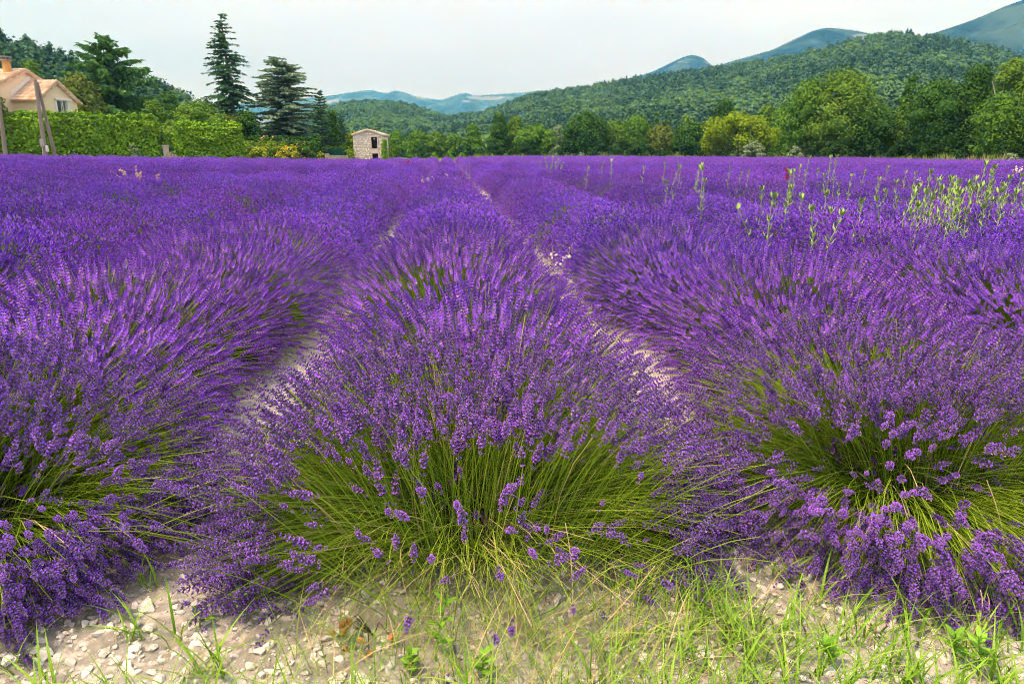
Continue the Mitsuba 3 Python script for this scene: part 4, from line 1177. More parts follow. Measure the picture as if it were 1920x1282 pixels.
# ------------------------------------------------------------------ utility poles
pole = thing('utility_pole', 'weathered wooden pole with a slanted brace, standing at the field edge before the house', 'utility pole')
pb = gzp(84, 53.6); ptop = pt(66, 150, 53.2)
mb = MB().tube([pb - EZ * 0.4, (pb + ptop) / 2, ptop], [0.155, 0.135, 0.115], 10)
part(pole, 'mast', mb.ply('m_pole', smooth=50))
bb = gzp(104, 54.6)
part(pole, 'brace', MB().tube([bb - EZ * 0.4, (bb + pt(70, 156, 53.35)) / 2, pt(70, 156, 53.35)], [0.14, 0.12, 0.10], 10).ply('m_pole', smooth=50))
d = ptop - pb
q = pb + d * 0.27 + np.append(-RT[:2], 0) * 0.02 + np.append(-FH[:2], 0) * 0.17
part(pole, 'junction_box', MB().box(q + [-0.13, -0.06, -0.28], q + [0.13, 0.06, 0.28]).ply('m_grey'))
part(pole, 'conduit', MB().tube([pb + d * 0.02 + [-0.10, -0.14, 0], pb + d * 0.24 + [-0.10, -0.13, 0]], 0.02, 5).ply('m_white'))
part(pole, 'cap', MB().tube([ptop, ptop + EZ * 0.14], 0.05, 6).ply('m_grey'))
q = pb + d * 0.22 + np.append(RT[:2], 0) * 0.24 + np.append(-FH[:2], 0) * 0.10
part(pole, 'meter_cover', MB().mesh(trimesh.creation.capsule(height=0.28, radius=0.11, count=[8, 8]).apply_translation(q - [0, 0, 0.14])).ply('m_white', smooth=True))
pole = thing('utility_pole', 'weathered wooden pole cut by the left edge, half sunk in the hedge', 'utility pole')
pb2 = gzp(8, 52.6)
part(pole, 'mast', MB().tube([pb2 - EZ * 0.4, pt(-4, 175, 52.3)], [0.15, 0.11], 10).ply('m_pole', smooth=50))
part(pole, 'brace', MB().tube([gzp(-24, 53.4) - EZ * 0.4, pt(-6, 182, 52.4)], [0.13, 0.10], 10).ply('m_pole', smooth=50))
wend = H3(2.0, -0.12, apex - 0.3)
s = np.linspace(0, 1, 12)[:, None]
key = thing('overhead_cable', 'thin cable sagging from the pole top to the house gable', 'cable')
scene[key] = MB().tube(ptop * (1 - s) + wend * s - EZ * 0.25 * 4 * s * (1 - s), 0.014, 4).ply('m_grey')

# ------------------------------------------------------------------ gate, low wall, fence
matte('m_picket', plaster((0.40, 0.34, 0.26), (0.58, 0.51, 0.41)))
gate = thing('garden_gate', 'small pale slatted gate in the gap between the two tall hedges', 'gate')
ga, gb = gzp(317, 60.5), gzp(341, 61.5)
for k in range(9):
    p = ga + (gb - ga) * k / 8
    h = 0.95 - 0.45 * k / 8
    part(gate, 'slat', MB().box(p + [-0.045, -0.02, -0.1], p + [0.045, 0.02, h]).ply('m_picket'))
dv = gb - ga
for z in (0.22, 0.42):
    part(gate, 'rail', MB().tube([ga + EZ * z + [0, 0.05, 0], gb + EZ * z * 0.8 + [0, 0.05, 0]], 0.03, 4).ply('m_picket'))
key = thing('gate_post', 'pale stone gate pillar at the right end of the long hedge', 'gate post')
gp = gzp(312, 60.8)
scene[key] = MB().box(gp + [-0.18, -0.18, -0.2], gp + [0.18, 0.18, 1.25]).box(gp + [-0.23, -0.23, 1.25], gp + [0.23, 0.23, 1.36]).ply('m_picket')
wall = thing('garden_wall', 'low pale garden wall left of the stone hut', 'wall')
wa, wb = gzp(612, 79.5), gzp(654, 81)
hz = pt(630, 291.5, 80)[2]
ax = unit(wb - wa)
for k in range(7):
    p, q = wa + (wb - wa) * (k / 7), wa + (wb - wa) * ((k + 0.985) / 7)
    o = np.array([ax[1], -ax[0], 0]) * 0.15
    z0, z1 = -0.2, hz - wa[2] + 0.02 * (k % 2)
    part(wall, 'block', MB().add([p - o + EZ * z0, p + o + EZ * z0, q + o + EZ * z0, q - o + EZ * z0, p - o + EZ * z1, p + o + EZ * z1, q + o + EZ * z1, q - o + EZ * z1], [[0, 3, 2, 1], [4, 5, 6, 7], [0, 1, 5, 4], [1, 2, 6, 5], [2, 3, 7, 6], [3, 0, 4, 7]]).ply('m_picket'))
p = gzp(613, 79.2)
part(wall, 'pier', MB().box(p + [-0.22, -0.22, -0.2], p + [0.22, 0.22, pt(613, 288, 79.2)[2] - p[2]]).ply('m_picket'))
matte('m_green_mesh', (0.02, 0.13, 0.09))
fence = thing('fence', 'dark green panel fence above the pale low wall', 'fence')
fa, fb = gzp(598, 81.5), gzp(654, 83)
z0, z1 = pt(630, 293, 82)[2], pt(630, 279, 82)[2]
for k in range(9):
    p = fa + (fb - fa) * k / 8
    part(fence, 'post', MB().box([p[0] - 0.035, p[1] - 0.035, p[2] - 0.1], [p[0] + 0.035, p[1] + 0.035, z1 + 0.05]).ply('m_green_mesh'))
    if k < 8:
        q = fa + (fb - fa) * (k + 1) / 8
        mb = MB()
        for s in np.linspace(0.06, 0.94, 9):
            c = p + (q - p) * s
            mb.box([c[0] - 0.016, c[1] - 0.006, p[2]], [c[0] + 0.016, c[1] + 0.006, z1])
        for z in np.linspace(p[2] + 0.1, z1 - 0.02, 4):
            mb.tube([[p[0], p[1] + 0.02, z], [q[0], q[1] + 0.02, z]], 0.012, 4)
        part(fence, 'panel', mb.ply('m_green_mesh'))

# ------------------------------------------------------------------ stone hut
matte('m_hut_stone', lambda p, n, uv: mix((0.54, 0.49, 0.39), (0.90, 0.86, 0.76), uv.y) * (0.85 + 0.3 * fbm(p.x * 7, p.y * 7, p.z * 7, 3)))
matte('m_mortar', lambda p, n, uv: mix((0.46, 0.41, 0.32), (0.62, 0.57, 0.46), fbm(p.x * 5, p.y * 5, p.z * 5, 3)))
matte('m_render', plaster((0.62, 0.52, 0.41), (0.74, 0.64, 0.52)))
matte('m_beam', (0.12, 0.08, 0.05))
matte('m_hut_tile', lambda p, n, uv: mix((0.46, 0.38, 0.29), (0.72, 0.63, 0.51), uv.y))
rng = np.random.default_rng(41)
ha_ = math.radians(2)
HX, HY = np.array([math.cos(ha_), -math.sin(ha_), 0]), np.array([math.sin(ha_), math.cos(ha_), 0])
hl, hr = pt(664, 300, 80), pt(720, 300, 80)
HO = np.array([hl[0], hl[1], gzp(690, 80)[2] - 0.1])
HW, HD = (hr - hl) @ HX, 4.4
Ze, Zr = pt(690, 254, 80)[2] - HO[2], pt(690, 244.5, 80)[2] - HO[2]
M = np.vstack([np.column_stack([HX, EZ, -HY, HO]), [0, 0, 0, 1]])


def hx_of(u):
    return (pt(u, 290, 80) - HO) @ HX


def hz_of(v):
    return pt(690, v, 80)[2] - HO[2]


hut = thing('stone_hut', 'small two storey rubble stone hut with a tiled gable roof at the far field edge', 'hut')
up_d, lo_d = (hx_of(697), hz_of(278.5), hx_of(708), hz_of(257)), (hx_of(697.6), -0.2, hx_of(708.5), hz_of(288))
front = Polygon([(0, -0.3), (HW, -0.3), (HW, Ze), (HW * 0.49, Zr), (0, Ze)]).difference(sbox(*up_d)).difference(sbox(*lo_d)).difference(sbox(hx_of(685), hz_of(293), hx_of(687), hz_of(291))).difference(sbox(hx_of(689), hz_of(248.6), hx_of(690.6), hz_of(247.2)))
mb = MB()
g = trimesh.creation.extrude_polygon(front, 0.45, engine='earcut'); g.apply_translation([0, 0, -0.45]); g.apply_transform(M); mb.mesh(g)
HM = np.vstack([np.column_stack([HX, HY, EZ, HO]), [0, 0, 0, 1]])
mb.box((0, 0.45, -0.3), (0.4, HD, Ze - 0.02), M=HM).box((HW - 0.4, 0.45, -0.3), (HW, HD, Ze - 0.02), M=HM).box((0.4, HD - 0.4, -0.3), (HW - 0.4, HD, Ze), M=HM).box((0.4, 0.45, hz_of(283) - 0.1), (HW - 0.4, HD - 0.4, hz_of(283)), M=HM)
part(hut, 'wall', mb.ply('m_mortar'))
mb = MB()


def rubble(mb, w, zt, put, holes):
    z = -0.1
    while z < zt(0.5 * w) - 0.1:
        h = rng.uniform(0.16, 0.27)
        x = 0.0
        while x < w - 0.05:
            ww = min(rng.uniform(0.16, 0.42), w - x)
            c = (x + ww / 2, z + h / 2)
            if c[1] + h * 0.4 < zt(c[0]) and not any(a - 0.14 < c[0] < e + 0.14 and b - 0.1 < c[1] < f + 0.14 for a, b, e, f in holes):
                pr = rng.uniform(0.015, 0.06)
                m = 0.02
                jit = lambda: rng.uniform(-0.025, 0.025)
                o = [(x + m + jit(), z + m + jit()), (x + ww - m + jit(), z + m + jit()), (x + ww - m + jit(), z + h - m + jit()), (x + m + jit(), z + h - m + jit())]
                i_ = [((a - c[0]) * 0.7 + c[0], (b - c[1]) * 0.7 + c[1]) for a, b in o]
                V = [put(a, b, -0.02) for a, b in o] + [put(a, b, pr) for a, b in i_]
                mb.add(V, [[4, 5, 6, 7], [0, 1, 5, 4], [1, 2, 6, 5], [2, 3, 7, 6], [3, 0, 4, 7]], 0, rng.random() ** 0.7)
            x += ww
        z += h


zt = lambda x: Ze + (Zr - Ze) * (1 - abs(x - HW * 0.49) / (HW * 0.5)) - 0.06
rubble(mb, HW, zt, lambda a, b, e: HO + HX * a + EZ * b - HY * e, [up_d, lo_d])
rubble(mb, HD, lambda x: Ze - 0.1, lambda a, b, e: HO + HX * (HW + e) + HY * a + EZ * b, [])
part(hut, 'stonework', mb.ply('m_hut_stone'), kind='stuff')
for nm, (a, b, e, f) in (('doorway', up_d), ('doorway', lo_d)):
    mb = MB().box((a - 0.10, -0.05, max(b, -0.1)), (a, 0.30, f), M=HM).box((e, -0.05, max(b, -0.1)), (e + 0.10, 0.30, f), M=HM).box((a - 0.14, -0.06, f), (e + 0.14, 0.30, f + 0.14), M=HM)
    if b > 0:
        mb.box((a - 0.12, -0.06, b - 0.42), (e + 0.12, 0.30, b), M=HM)
    part(hut, 'frame', mb.ply('m_render'))
mb = MB()
rs = (Zr - Ze) / (HW * 0.49)
rl = math.hypot(1, rs)
tile_roof(mb, HO + HX * HW * 0.49 - HY * 0.12 + EZ * (Zr + 0.08), HY, unit(-HX - EZ * rs), HD + 0.3, (HW * 0.49 + 0.14) * rl, rng)
rs2 = (Zr - Ze) / (HW * 0.51)
tile_roof(mb, HO + HX * HW * 0.49 - HY * 0.12 + EZ * (Zr + 0.08), HY, unit(HX - EZ * rs2), HD + 0.3, (HW * 0.51 + 0.16) * math.hypot(1, rs2), rng)
part(hut, 'roof', mb.ply('m_hut_tile'))
mb = MB()
c = HO + HX * (up_d[0] + up_d[2]) / 2 + HY * 0.2 + EZ * (up_d[3] - 0.22)
mb.tube([c + EZ * 0.22, c + EZ * 0.10], 0.012, 4)
mb.mesh(trimesh.creation.icosphere(subdivisions=2, radius=0.09).apply_translation(c))
key = thing('hanging_lamp', 'white lamp hanging in the upper opening of the stone hut', 'lamp')
scene[key] = mb.ply('m_white')
key = thing('ivy', 'green ivy climbing the right hand corner of the stone hut', 'climbing plant')
r = np.random.default_rng(9)
n = 1500
h = r.random(n) ** 0.8
side = r.random(n) < 0.7
P = np.where(side[:, None], HO + HX * (HW + 0.10) + HY * (r.uniform(0, 2.6, n) * (1 - 0.25 * h))[:, None], HO + HX * (HW - r.uniform(0, 0.35, n) * (1 - h))[:, None] - HY * 0.12) + EZ * (h * (Ze - 0.5))[:, None] + r.normal(0, 0.06, (n, 3))
nn = unit(r.normal(0, 0.5, (n, 3)) + np.where(side[:, None], HX, -HY) + [0, 0, 0.4])
td = unit(np.cross(nn, unit(r.normal(0, 1, (n, 3)))))
part(key, 'leaves', MB().scatter(LEAF_Q, np.stack([np.cross(nn, td), nn, td], -1) * (0.19 * r.uniform(0.6, 1.3, n))[:, None, None], P, r.random(n)).ply('m_hedge'), kind='stuff')
mb = MB()
for k in range(5):
    b = HO + HX * (HW + 0.05) + HY * (0.1 + 0.4 * k)
    mb.tube([b - EZ * 0.1, b + HY * 0.1 + EZ * Ze * 0.4, b - HY * 0.1 + EZ * Ze * 0.8], [0.03, 0.022, 0.01], 5)
part(key, 'stem', mb.ply('m_bark'))

# ------------------------------------------------------------------ grass fringe around the field
say('edge_grass', 'pale tall grass and weeds fringing the far edge of the lavender', 'grass', kind='stuff')
r = np.random.default_rng(51)
n = 12000
uu = r.uniform(-200, 2150, n)
dd = edge(uu) + r.uniform(-0.5, 2.5, n)
p2 = FH[:2] * dd[:, None] + RT[:2] * ((uu - 960) / F * dd * math.cos(PITCH))[:, None]
hh = r.uniform(0.25, 0.85, n) * np.interp(uu, [-200, 560, 620, 750, 900, 2000], [0.5, 0.55, 0.55, 1.0, 1.45, 1.45]) * (0.5 + 1.0 * meshkit.fbm(np.stack([uu / 14, uu * 0, uu * 0], 1), 3, 4))
d = unit(np.stack([r.normal(0, 0.25, n), r.normal(0, 0.25, n), np.ones(n)], 1))
R = frames(d, rng=r) * np.stack([np.full(n, 0.10), np.full(n, 0.10), hh], 1)[:, None, :]
scene['edge_grass'] = MB().scatter((np.array([[-0.3, 0, 0], [0.3, 0, 0], [0.35, 0.2, 0.6], [0, 0, 1.0]]), np.array([[0, 1, 2], [0, 2, 3]]), np.tile([0.0, 0.5], (4, 1))), R, np.column_stack([p2, gz(p2[:, 0], p2[:, 1])]), r.random(n), u=np.clip(r.normal(0.42, 0.2, n), 0, 1)).ply('m_grass')

# ------------------------------------------------------------------ weeds that stand above the lavender
matte('m_pod', (0.72, 0.66, 0.58))
foliage_mat('m_red', (0.20, 0.025, 0.035), (0.36, 0.05, 0.06))
foliage_mat('m_greystem', (0.20, 0.30, 0.17), (0.34, 0.44, 0.26))
foliage_mat('m_straw', (0.42, 0.30, 0.20), (0.70, 0.54, 0.40))


def top_place(u, v):
    """plan position where column u meets the flower tops at picture row v"""
    D = 5.0
    for _ in range(40):
        z = 0.55 + gzp(u, D)[2]
        a = pt(u, v, 1.0) - EYE
        D = float(np.clip((z - EYE[2]) / a[2] if a[2] < 0 else 200, 2, 120)) * 0.5 + D * 0.5
    p = pt(u, v, D)
    return np.array([p[0], p[1], float(gz(p[0], p[1]))]), D


def tall_weed(label, u, vt, vb, mat, seed, group, n_leaf=26, leafL=0.075, leafW=0.016, stems=1, name='tall_weed', spread=0.12):
    r = np.random.default_rng(seed)
    b, D = top_place(u, vb)
    H = (pt(u, vt, D)[2] - b[2]) * (1.35 if name == 'tall_weed' else 1.1)
    key = thing(name, label, 'weed', group)
    st, lf = MB(), MB()
    for s in range(stems):
        o = np.array([r.normal(0, spread), r.normal(0, spread), 0]) if s else np.zeros(3)
        h = H * (1 if s == 0 else r.uniform(0.75, 0.97))
        P = b + o * np.linspace(0.4, 1, 4)[:, None] + np.array([[0, 0, 0], [r.normal(0, 0.01), 0, h * 0.4], [r.normal(0, 0.02), 0, h * 0.75], [r.normal(0, 0.025), 0, h]])
        st.tube(P, [0.006, 0.005, 0.004, 0.002], 4, 0, 0.6)
        t = np.sort(r.uniform(0.3, 1, n_leaf))
        a = np.arange(n_leaf) * 2.4
        pos = np.stack([np.interp(t, [0, 0.4, 0.75, 1], P[:, k]) for k in range(3)], 1)
        d = unit(np.stack([np.cos(a), np.sin(a), 0.5 + 1.2 * t ** 3], 1))
        sc = (1.0 - 0.45 * t) * r.uniform(0.8, 1.2, n_leaf)
        lf.scatter(leaf_tpl(leafL, leafW, curl=-0.15), frames(d) * sc[:, None, None], pos, r.random(n_leaf))
        tuft = 7
        a = r.uniform(0, 6.28, tuft)
        lf.scatter(leaf_tpl(leafL * 0.7, leafW), frames(unit(np.stack([np.cos(a), np.sin(a), np.full(tuft, 1.8)], 1))), np.tile(P[-1] - [0, 0, 0.01], (tuft, 1)), r.random(tuft))
    part(key, 'stem', st.ply(mat))
    part(key, 'leaves', lf.ply(mat), kind='stuff')
    return key


GW = 'leafy weeds among the lavender on the right'
LW = [(1145, 328, 352, 1), (1128, 324, 336, 1), (1205, 337, 350, 1), (1243, 337, 362, 1), (1270, 322, 358, 1), (1264, 352, 384, 1), (1248, 372, 384, 1), (1304, 345, 378, 2), (1315, 360, 398, 2), (1364, 343, 362, 1), (1440, 422, 452, 2), (1475, 378, 425, 3), (1495, 336, 352, 1), (1508, 334, 376, 1), (1484, 348, 366, 1), (1550, 334, 375, 2), (1562, 331, 372, 1),
      (1573, 378, 390, 1), (1614, 348, 364, 1), (1690, 350, 366, 1), (1674, 380, 402, 1), (1643, 415, 426, 1), (1694, 416, 452, 1), (1716, 390, 412, 1), (1731, 370, 410, 2), (1744, 388, 430, 2), (1757, 368, 384, 1), (1735, 430, 462, 2), (1766, 386, 424, 3), (1783, 398, 440, 2), (1788, 416, 448, 2), (1824, 362, 418, 4), (1843, 374, 412, 3), (1876, 378, 410, 2), (1873, 392, 418, 1), (1907, 390, 420, 2), (1892, 406, 420, 1), (1515, 450, 474, 2), (1012, 317, 326, 1), (1100, 338, 350, 1), (1385, 352, 366, 1), (1402, 344, 352, 1), (1530, 346, 360, 1), (1590, 362, 380, 1), (1640, 372, 392, 2), (1660, 338, 352, 1), (1705, 356, 374, 1), (1722, 412, 440, 2), (1752, 404, 436, 3), (1774, 372, 396, 2), (1800, 392, 426, 3), (1812, 384, 420, 2), (1832, 396, 428, 3), (1850, 348, 366, 1), (1862, 410, 440, 2), (1900, 362, 382, 1), (1420, 398, 420, 1), (1470, 402, 432, 2), (1545, 408, 428, 1), (1600, 430, 452, 1)]
KIND = ['slender', 'short', 'leafy', 'bushy']
seen_weeds = {}
for q, (u, vt, vb, ns) in enumerate(sorted(LW)):
    how = 'single stemmed pale weed' if ns == 1 else 'two stemmed pale weed' if ns == 2 else 'bushy pale weed'
    where = 'far' if vb < 352 else 'middle' if vb < 385 else 'near'
    side = 'just right of centre' if u < 1350 else 'farther right of centre' if u < 1640 else 'towards the right edge'
    seen_weeds[(how, where, side)] = seen_weeds.get((how, where, side), 0) + 1
    lab = f'{ORD[seen_weeds[(how, where, side)] - 1]} {how} from the left in the {where} lavender {side}'
    tall_weed(lab, u, vt, vb, 'm_weed', 700 + q, f'{how}s in the {where} lavender {side}', n_leaf=22 if ns == 1 else 26, stems=ns, leafL=0.105 if vb > 360 else 0.14, leafW=0.026)
tall_weed('wide yellow green weed clump above the lavender, right of the row ends', 1034, 313, 330, 'm_weed', 801, None, 24, 0.14, 0.035, 7, spread=0.22)
for q, (u, vt, vb, lab) in enumerate(((855, 300, 322, 'grey green stalk nearest the row ends on the middle row'), (866, 315, 338, 'middle one of the grey green stalks on the middle row'), (880, 312, 342, 'right one of the grey green stalks on the middle row'), (875, 316, 342, 'short grey green stalk between the two tallest on the middle row'), (742, 303, 326, 'lone grey green stalk in the rows left of the hut line'), (975, 302, 312, 'left of a pair of far grey stalks right of the row ends'), (983, 303, 312, 'right of a pair of far grey stalks right of the row ends'), (1000, 300, 312, 'lone far grey stalk right of the pair'), (135, 297, 312, 'thin far grey stalk in front of the long hedge'), (176, 298, 312, 'thin far grey stalk right of the first one before the long hedge'), (74, 290, 306, 'thin far grey stalk by the foot of the pole'), (1870, 345, 384, 'tall bent grey stalk towards the right edge'))):
    tall_weed(lab, u, vt, vb, 'm_greystem', 820 + q, None, 30, 0.035, 0.012, 1, 'mullein_stalk')


def pods(label, u, vt, vb, mat_s, mat_p, seed, nb, size, name, cat='weed', wide=0.18, partname='pod'):
    """a branching stalk that carries small pods or tufts"""
    r = np.random.default_rng(seed)
    b, D = top_place(u, vb)
    H = pt(u, vt, D)[2] - b[2]
    key = thing(name, label, cat)
    st, pd = MB(), MB()
    for s in range(nb):
        tip = np.array([r.normal(0, wide), r.normal(0, wide), H * r.uniform(0.8, 1.0)])
        P = np.array([[0, 0, 0], tip * [0.3, 0.3, 0.5], tip])
        st.tube(P + b, [0.005, 0.004, 0.002], 4, 0, 0.5)
        k = 9
        t = r.uniform(0.62, 1, k)
        pos = b + np.stack([np.interp(t, [0, 0.5, 1], P[:, q]) for q in range(3)], 1) + r.normal(0, 0.015, (k, 3))
        d = unit(r.normal(0, 0.6, (k, 3)) + [0, 0, 0.8])
        pd.scatter((np.array([[0, 0, 0], [0.5, 0, 0.5], [0, 0.25, 0.5], [-0.5, 0, 0.5], [0, -0.25, 0.5], [0, 0, 1.0]]), np.array([[0, 1, 2], [0, 2, 3], [0, 3, 4], [0, 4, 1], [5, 2, 1], [5, 3, 2], [5, 4, 3], [5, 1, 4]]), np.tile([0.0, 0.5], (6, 1))), frames(d, rng=r) * (size * r.uniform(0.7, 1.3, k))[:, None, None], pos, r.random(k))
    part(key, 'stem', st.ply(mat_s))
    part(key, partname, pd.ply(mat_p), kind='stuff')


pods('honesty plant with white papery seed pods, left of the pair on the middle row', 806, 318, 350, 'm_straw', 'm_pod', 1, 4, 0.035, 'pod_plant')
pods('honesty plant with white papery seed pods, right of the pair on the middle row', 836, 320, 350, 'm_straw', 'm_pod', 2, 4, 0.035, 'pod_plant')
pods('pale seed heads low on the first row right of the middle', 1040, 448, 462, 'm_straw', 'm_pod', 3, 2, 0.03, 'pod_plant', wide=0.06)
pods('straw coloured grass panicles above the rows on the left', 270, 313, 346, 'm_straw', 'm_straw', 4, 6, 0.055, 'grass_panicle', 'grass', 0.22, 'panicle')
pods('small straw coloured grass panicle right of the large one on the left', 319, 334, 350, 'm_straw', 'm_straw', 5, 3, 0.045, 'grass_panicle', 'grass', 0.08, 'panicle')
pods('thin pale grass stalk far left above the rows', 66, 345, 366, 'm_straw', 'm_weed', 6, 2, 0.04, 'grass_panicle', 'grass', 0.06, 'panicle')
pods('dark red dock spike between the centre and the right edge', 1474, 311, 345, 'm_red', 'm_red', 7, 3, 0.06, 'dock_plant', 'weed', 0.06, 'seed_head')
pods('dark red dock spike leaning in front of the stone hut', 766, 302, 312, 'm_red', 'm_red', 8, 3, 0.12, 'dock_plant', 'weed', 0.14, 'seed_head')
pods('small dark red dock spike beside the grey stalks on the middle row', 868, 320, 344, 'm_red', 'm_red', 9, 2, 0.04, 'dock_plant', 'weed', 0.04, 'seed_head')
pods('patch of pinkish dry seed heads right of the centre', 1632, 338, 352, 'm_straw', 'm_straw', 10, 12, 0.05, 'seed_head_clump', 'weed', 0.4, 'seed_head')
pods('cream flower heads on thin stalks right of the pinkish patch', 1728, 333, 352, 'm_greystem', 'm_pod', 11, 4, 0.045, 'seed_head_clump', 'weed', 0.16, 'flower_head')
pods('cream flower heads near the right edge, far back', 1908, 310, 330, 'm_straw', 'm_pod', 12, 6, 0.06, 'seed_head_clump', 'weed', 0.25, 'flower_head')
pods('greyish weed patch with pale tufts in the lavender towards the right edge', 1785, 346, 360, 'm_greystem', 'm_greystem', 13, 9, 0.05, 'seed_head_clump', 'weed', 0.35, 'tuft')
pods('cream tufts in the rows left of the middle one', 688, 329, 336, 'm_straw', 'm_pod', 14, 4, 0.05, 'seed_head_clump', 'weed', 0.25, 'flower_head')

# ------------------------------------------------------------------ stones and grass in front
say('gravel', 'small pale limestone chips lying on the soil', 'gravel', kind='stuff')
r = np.random.default_rng(61)


def stone_tpl(seed, sub):
    m = trimesh.creation.icosphere(subdivisions=sub)
    q = np.random.default_rng(seed)
    V = np.array(m.vertices)
    for _ in range(11):                                   # broken faces
        d, c = unit(q.normal(0, 1, 3)), q.uniform(0.35, 0.72)
        e = V @ d - c
        V = V - np.outer(np.maximum(e, 0), d)
    return V * [1.0, 0.75, 0.55], np.array(m.faces), np.tile([0.0, 0.5], (len(V), 1))


def ground_at(x, y):
    z = gz(x, y)
    k = np.exp(-(np.hypot(x, y) / 6) ** 2)
    return z + k * (0.05 * (meshkit.fbm(np.stack([x * 2, y * 2, x * 0], -1), 3, 1) - 0.5) + 0.045 * (meshkit.fbm(np.stack([x * 11, y * 11, x * 0], -1), 3, 2) - 0.5))


n = 110000
y = 0.9 + 9.0 * r.random(n) ** 2.4
x = r.uniform(-1, 1, n) * (0.9 + 0.85 * y) + 0.09 * y
fur = np.abs(((x - 0.06) / SPACING) % 1 - 0.5) * SPACING                    # distance from the middle of the furrow
keep = ((y < 1.98) | (fur < 0.36)) & ((y < 4.5) | (fur < 0.22))
x, y = x[keep][:21000], y[keep][:21000]
n = len(x)
s = np.exp(r.normal(-4.9, 0.6, n)).clip(0.003, 0.022) * (1 + 0.06 * y)
mb = MB()
tp = [stone_tpl(q, 1) for q in range(4)]
near_ = (y < 2.0) & (s > 0.018)
for q in range(4):
    for lod in (0, 1):
        k = (np.arange(n) % 4 == q) & (near_ if lod else ~near_)
        t_ = tp[q] if lod else stone_tpl(q, 0)
        d = unit(np.stack([r.normal(0, 0.35, k.sum()), r.normal(0, 0.35, k.sum()), np.ones(k.sum())], 1))
        mb.scatter(t_, frames(d, rng=r) * s[k][:, None, None], np.column_stack([x[k], y[k], ground_at(x[k], y[k]) + 0.15 * s[k]]), r.random(k.sum()))
scene['gravel'] = mb.ply('m_stone')
STONES = [mikit.ply(stone_tpl(80 + q, 2)[:2], 'm_stone', smooth=25) if False else mikit.ply(stone_tpl(80 + q, 2)[:2], 'm_stone', uv=np.tile([0, 0.45 + 0.1 * q], (162, 1))) for q in range(5)]
zones = [((-1.25, -0.62), (1.45, 1.95), 46, 'left of the middle lavender bush'), ((0.50, 1.45), (1.40, 2.0), 52, 'right of the middle lavender bush'), ((-1.0, -0.72), (2.0, 4.2), 18, 'in the furrow left of the middle row'), ((-0.5, 0.5), (1.25, 1.5), 10, 'in front of the middle lavender bush')]
for (x0, x1), (y0, y1), cnt, where in zones:
    for q in range(cnt):
        X, Y = r.uniform(x0, x1), r.uniform(y0, y1)
        sz = float(np.exp(r.normal(-3.95, 0.32)))
        key = thing('stone', f'pale broken limestone lying on the soil {where}', 'stone', f'larger stones {where}')
        d = unit(np.array([[r.normal(0, 0.25), r.normal(0, 0.25), 1.0]]))
        M = np.eye(4); M[:3, :3] = frames(d, rng=r)[0] * sz; M[:3, 3] = [X, Y, float(ground_at(np.array(X), np.array(Y))) + 0.2 * sz]
        scene[key] = {**STONES[r.integers(0, 5)], 'to_world': T(M)}


def blades(mb, r, X, Y, L, W, bend, lean, u, seg=4, z0=0.0):
    """curved tapering blades of grass"""
    n = len(X)
    a = r.uniform(0, 2 * np.pi, n)
    o = np.stack([np.cos(a), np.sin(a), np.zeros(n)], 1)
    sd = np.stack([-np.sin(a), np.cos(a), np.zeros(n)], 1)
    base = np.column_stack([X, Y, ground_at(X, Y) + z0])
    V = []
    for t in np.linspace(0, 1, seg + 1):
        p = base + o * (L * (lean * t + bend * t ** 2))[:, None] + np.array([0, 0, 1]) * (L * (t * np.sqrt(np.maximum(0.05, 1 - lean ** 2)) - 0.55 * bend * t ** 2.2))[:, None]
        w = W * (0.35 + 0.65 * np.sin(np.pi * min(1, 0.25 + 0.6 * t))) * (1 - t ** 3)
        V += [p + sd * w[:, None] / 2, p - sd * w[:, None] / 2 + o * 0.0006]
    V = np.stack(V, 1)
    m = V.shape[1]
    Fq = np.array([[2 * k, 2 * k + 2, 2 * k + 3] for k in range(seg)] + [[2 * k, 2 * k + 3, 2 * k + 1] for k in range(seg)])
    Fq = (Fq[None] + (np.arange(n) * m)[:, None, None]).reshape(-1, 3)
    mb.add(V.reshape(-1, 3), Fq, UV=np.stack([np.repeat(u, m), np.repeat(r.random(n), m)], 1))


def tufts(r, boxes, per, spread):
    X, Y = [], []
    for (x0, x1, y0, y1, k) in boxes:
        cx, cy = r.uniform(x0, x1, k), r.uniform(y0, y1, k)
        X.append((cx[:, None] + r.normal(0, spread, (k, per))).ravel()); Y.append((cy[:, None] + r.normal(0, spread, (k, per))).ravel())
    return np.concatenate(X), np.concatenate(Y)


say('grass', 'fresh green grass growing in front of the lavender rows', 'grass', kind='stuff')
mb = MB()
X, Y = tufts(r, [(-1.3, -0.55, 1.15, 1.62, 34), (-0.6, 0.5, 1.1, 1.42, 24), (0.42, 1.6, 1.15, 1.82, 75), (0.7, 1.7, 1.2, 1.6, 35), (-1.1, -0.75, 1.6, 2.0, 4)], 7, 0.018)
n = len(X)
blades(mb, r, X, Y, r.uniform(0.07, 0.20, n), r.uniform(0.0035, 0.008, n), r.uniform(0.1, 0.7, n), r.uniform(0.05, 0.6, n), np.clip(r.normal(0.12, 0.14, n), 0, 1), 5)
X, Y = tufts(r, [(-0.4, 0.8, 1.15, 1.70, 95), (0.5, 1.7, 1.15, 1.78, 45), (-1.3, -0.4, 1.15, 1.5, 20)], 8, 0.04)
n = len(X)
blades(mb, r, X, Y, r.uniform(0.05, 0.22, n), r.uniform(0.0018, 0.0042, n), r.uniform(0.1, 0.6, n), r.uniform(0.05, 0.6, n), np.clip(r.normal(0.25, 0.2, n), 0, 1), 3)
scene['grass'] = mb.ply('m_grass')
say('dry_grass', 'tangle of dry straw coloured grass at the foot of the middle lavender bush', 'dry grass', kind='stuff')
mb = MB()
n = 650
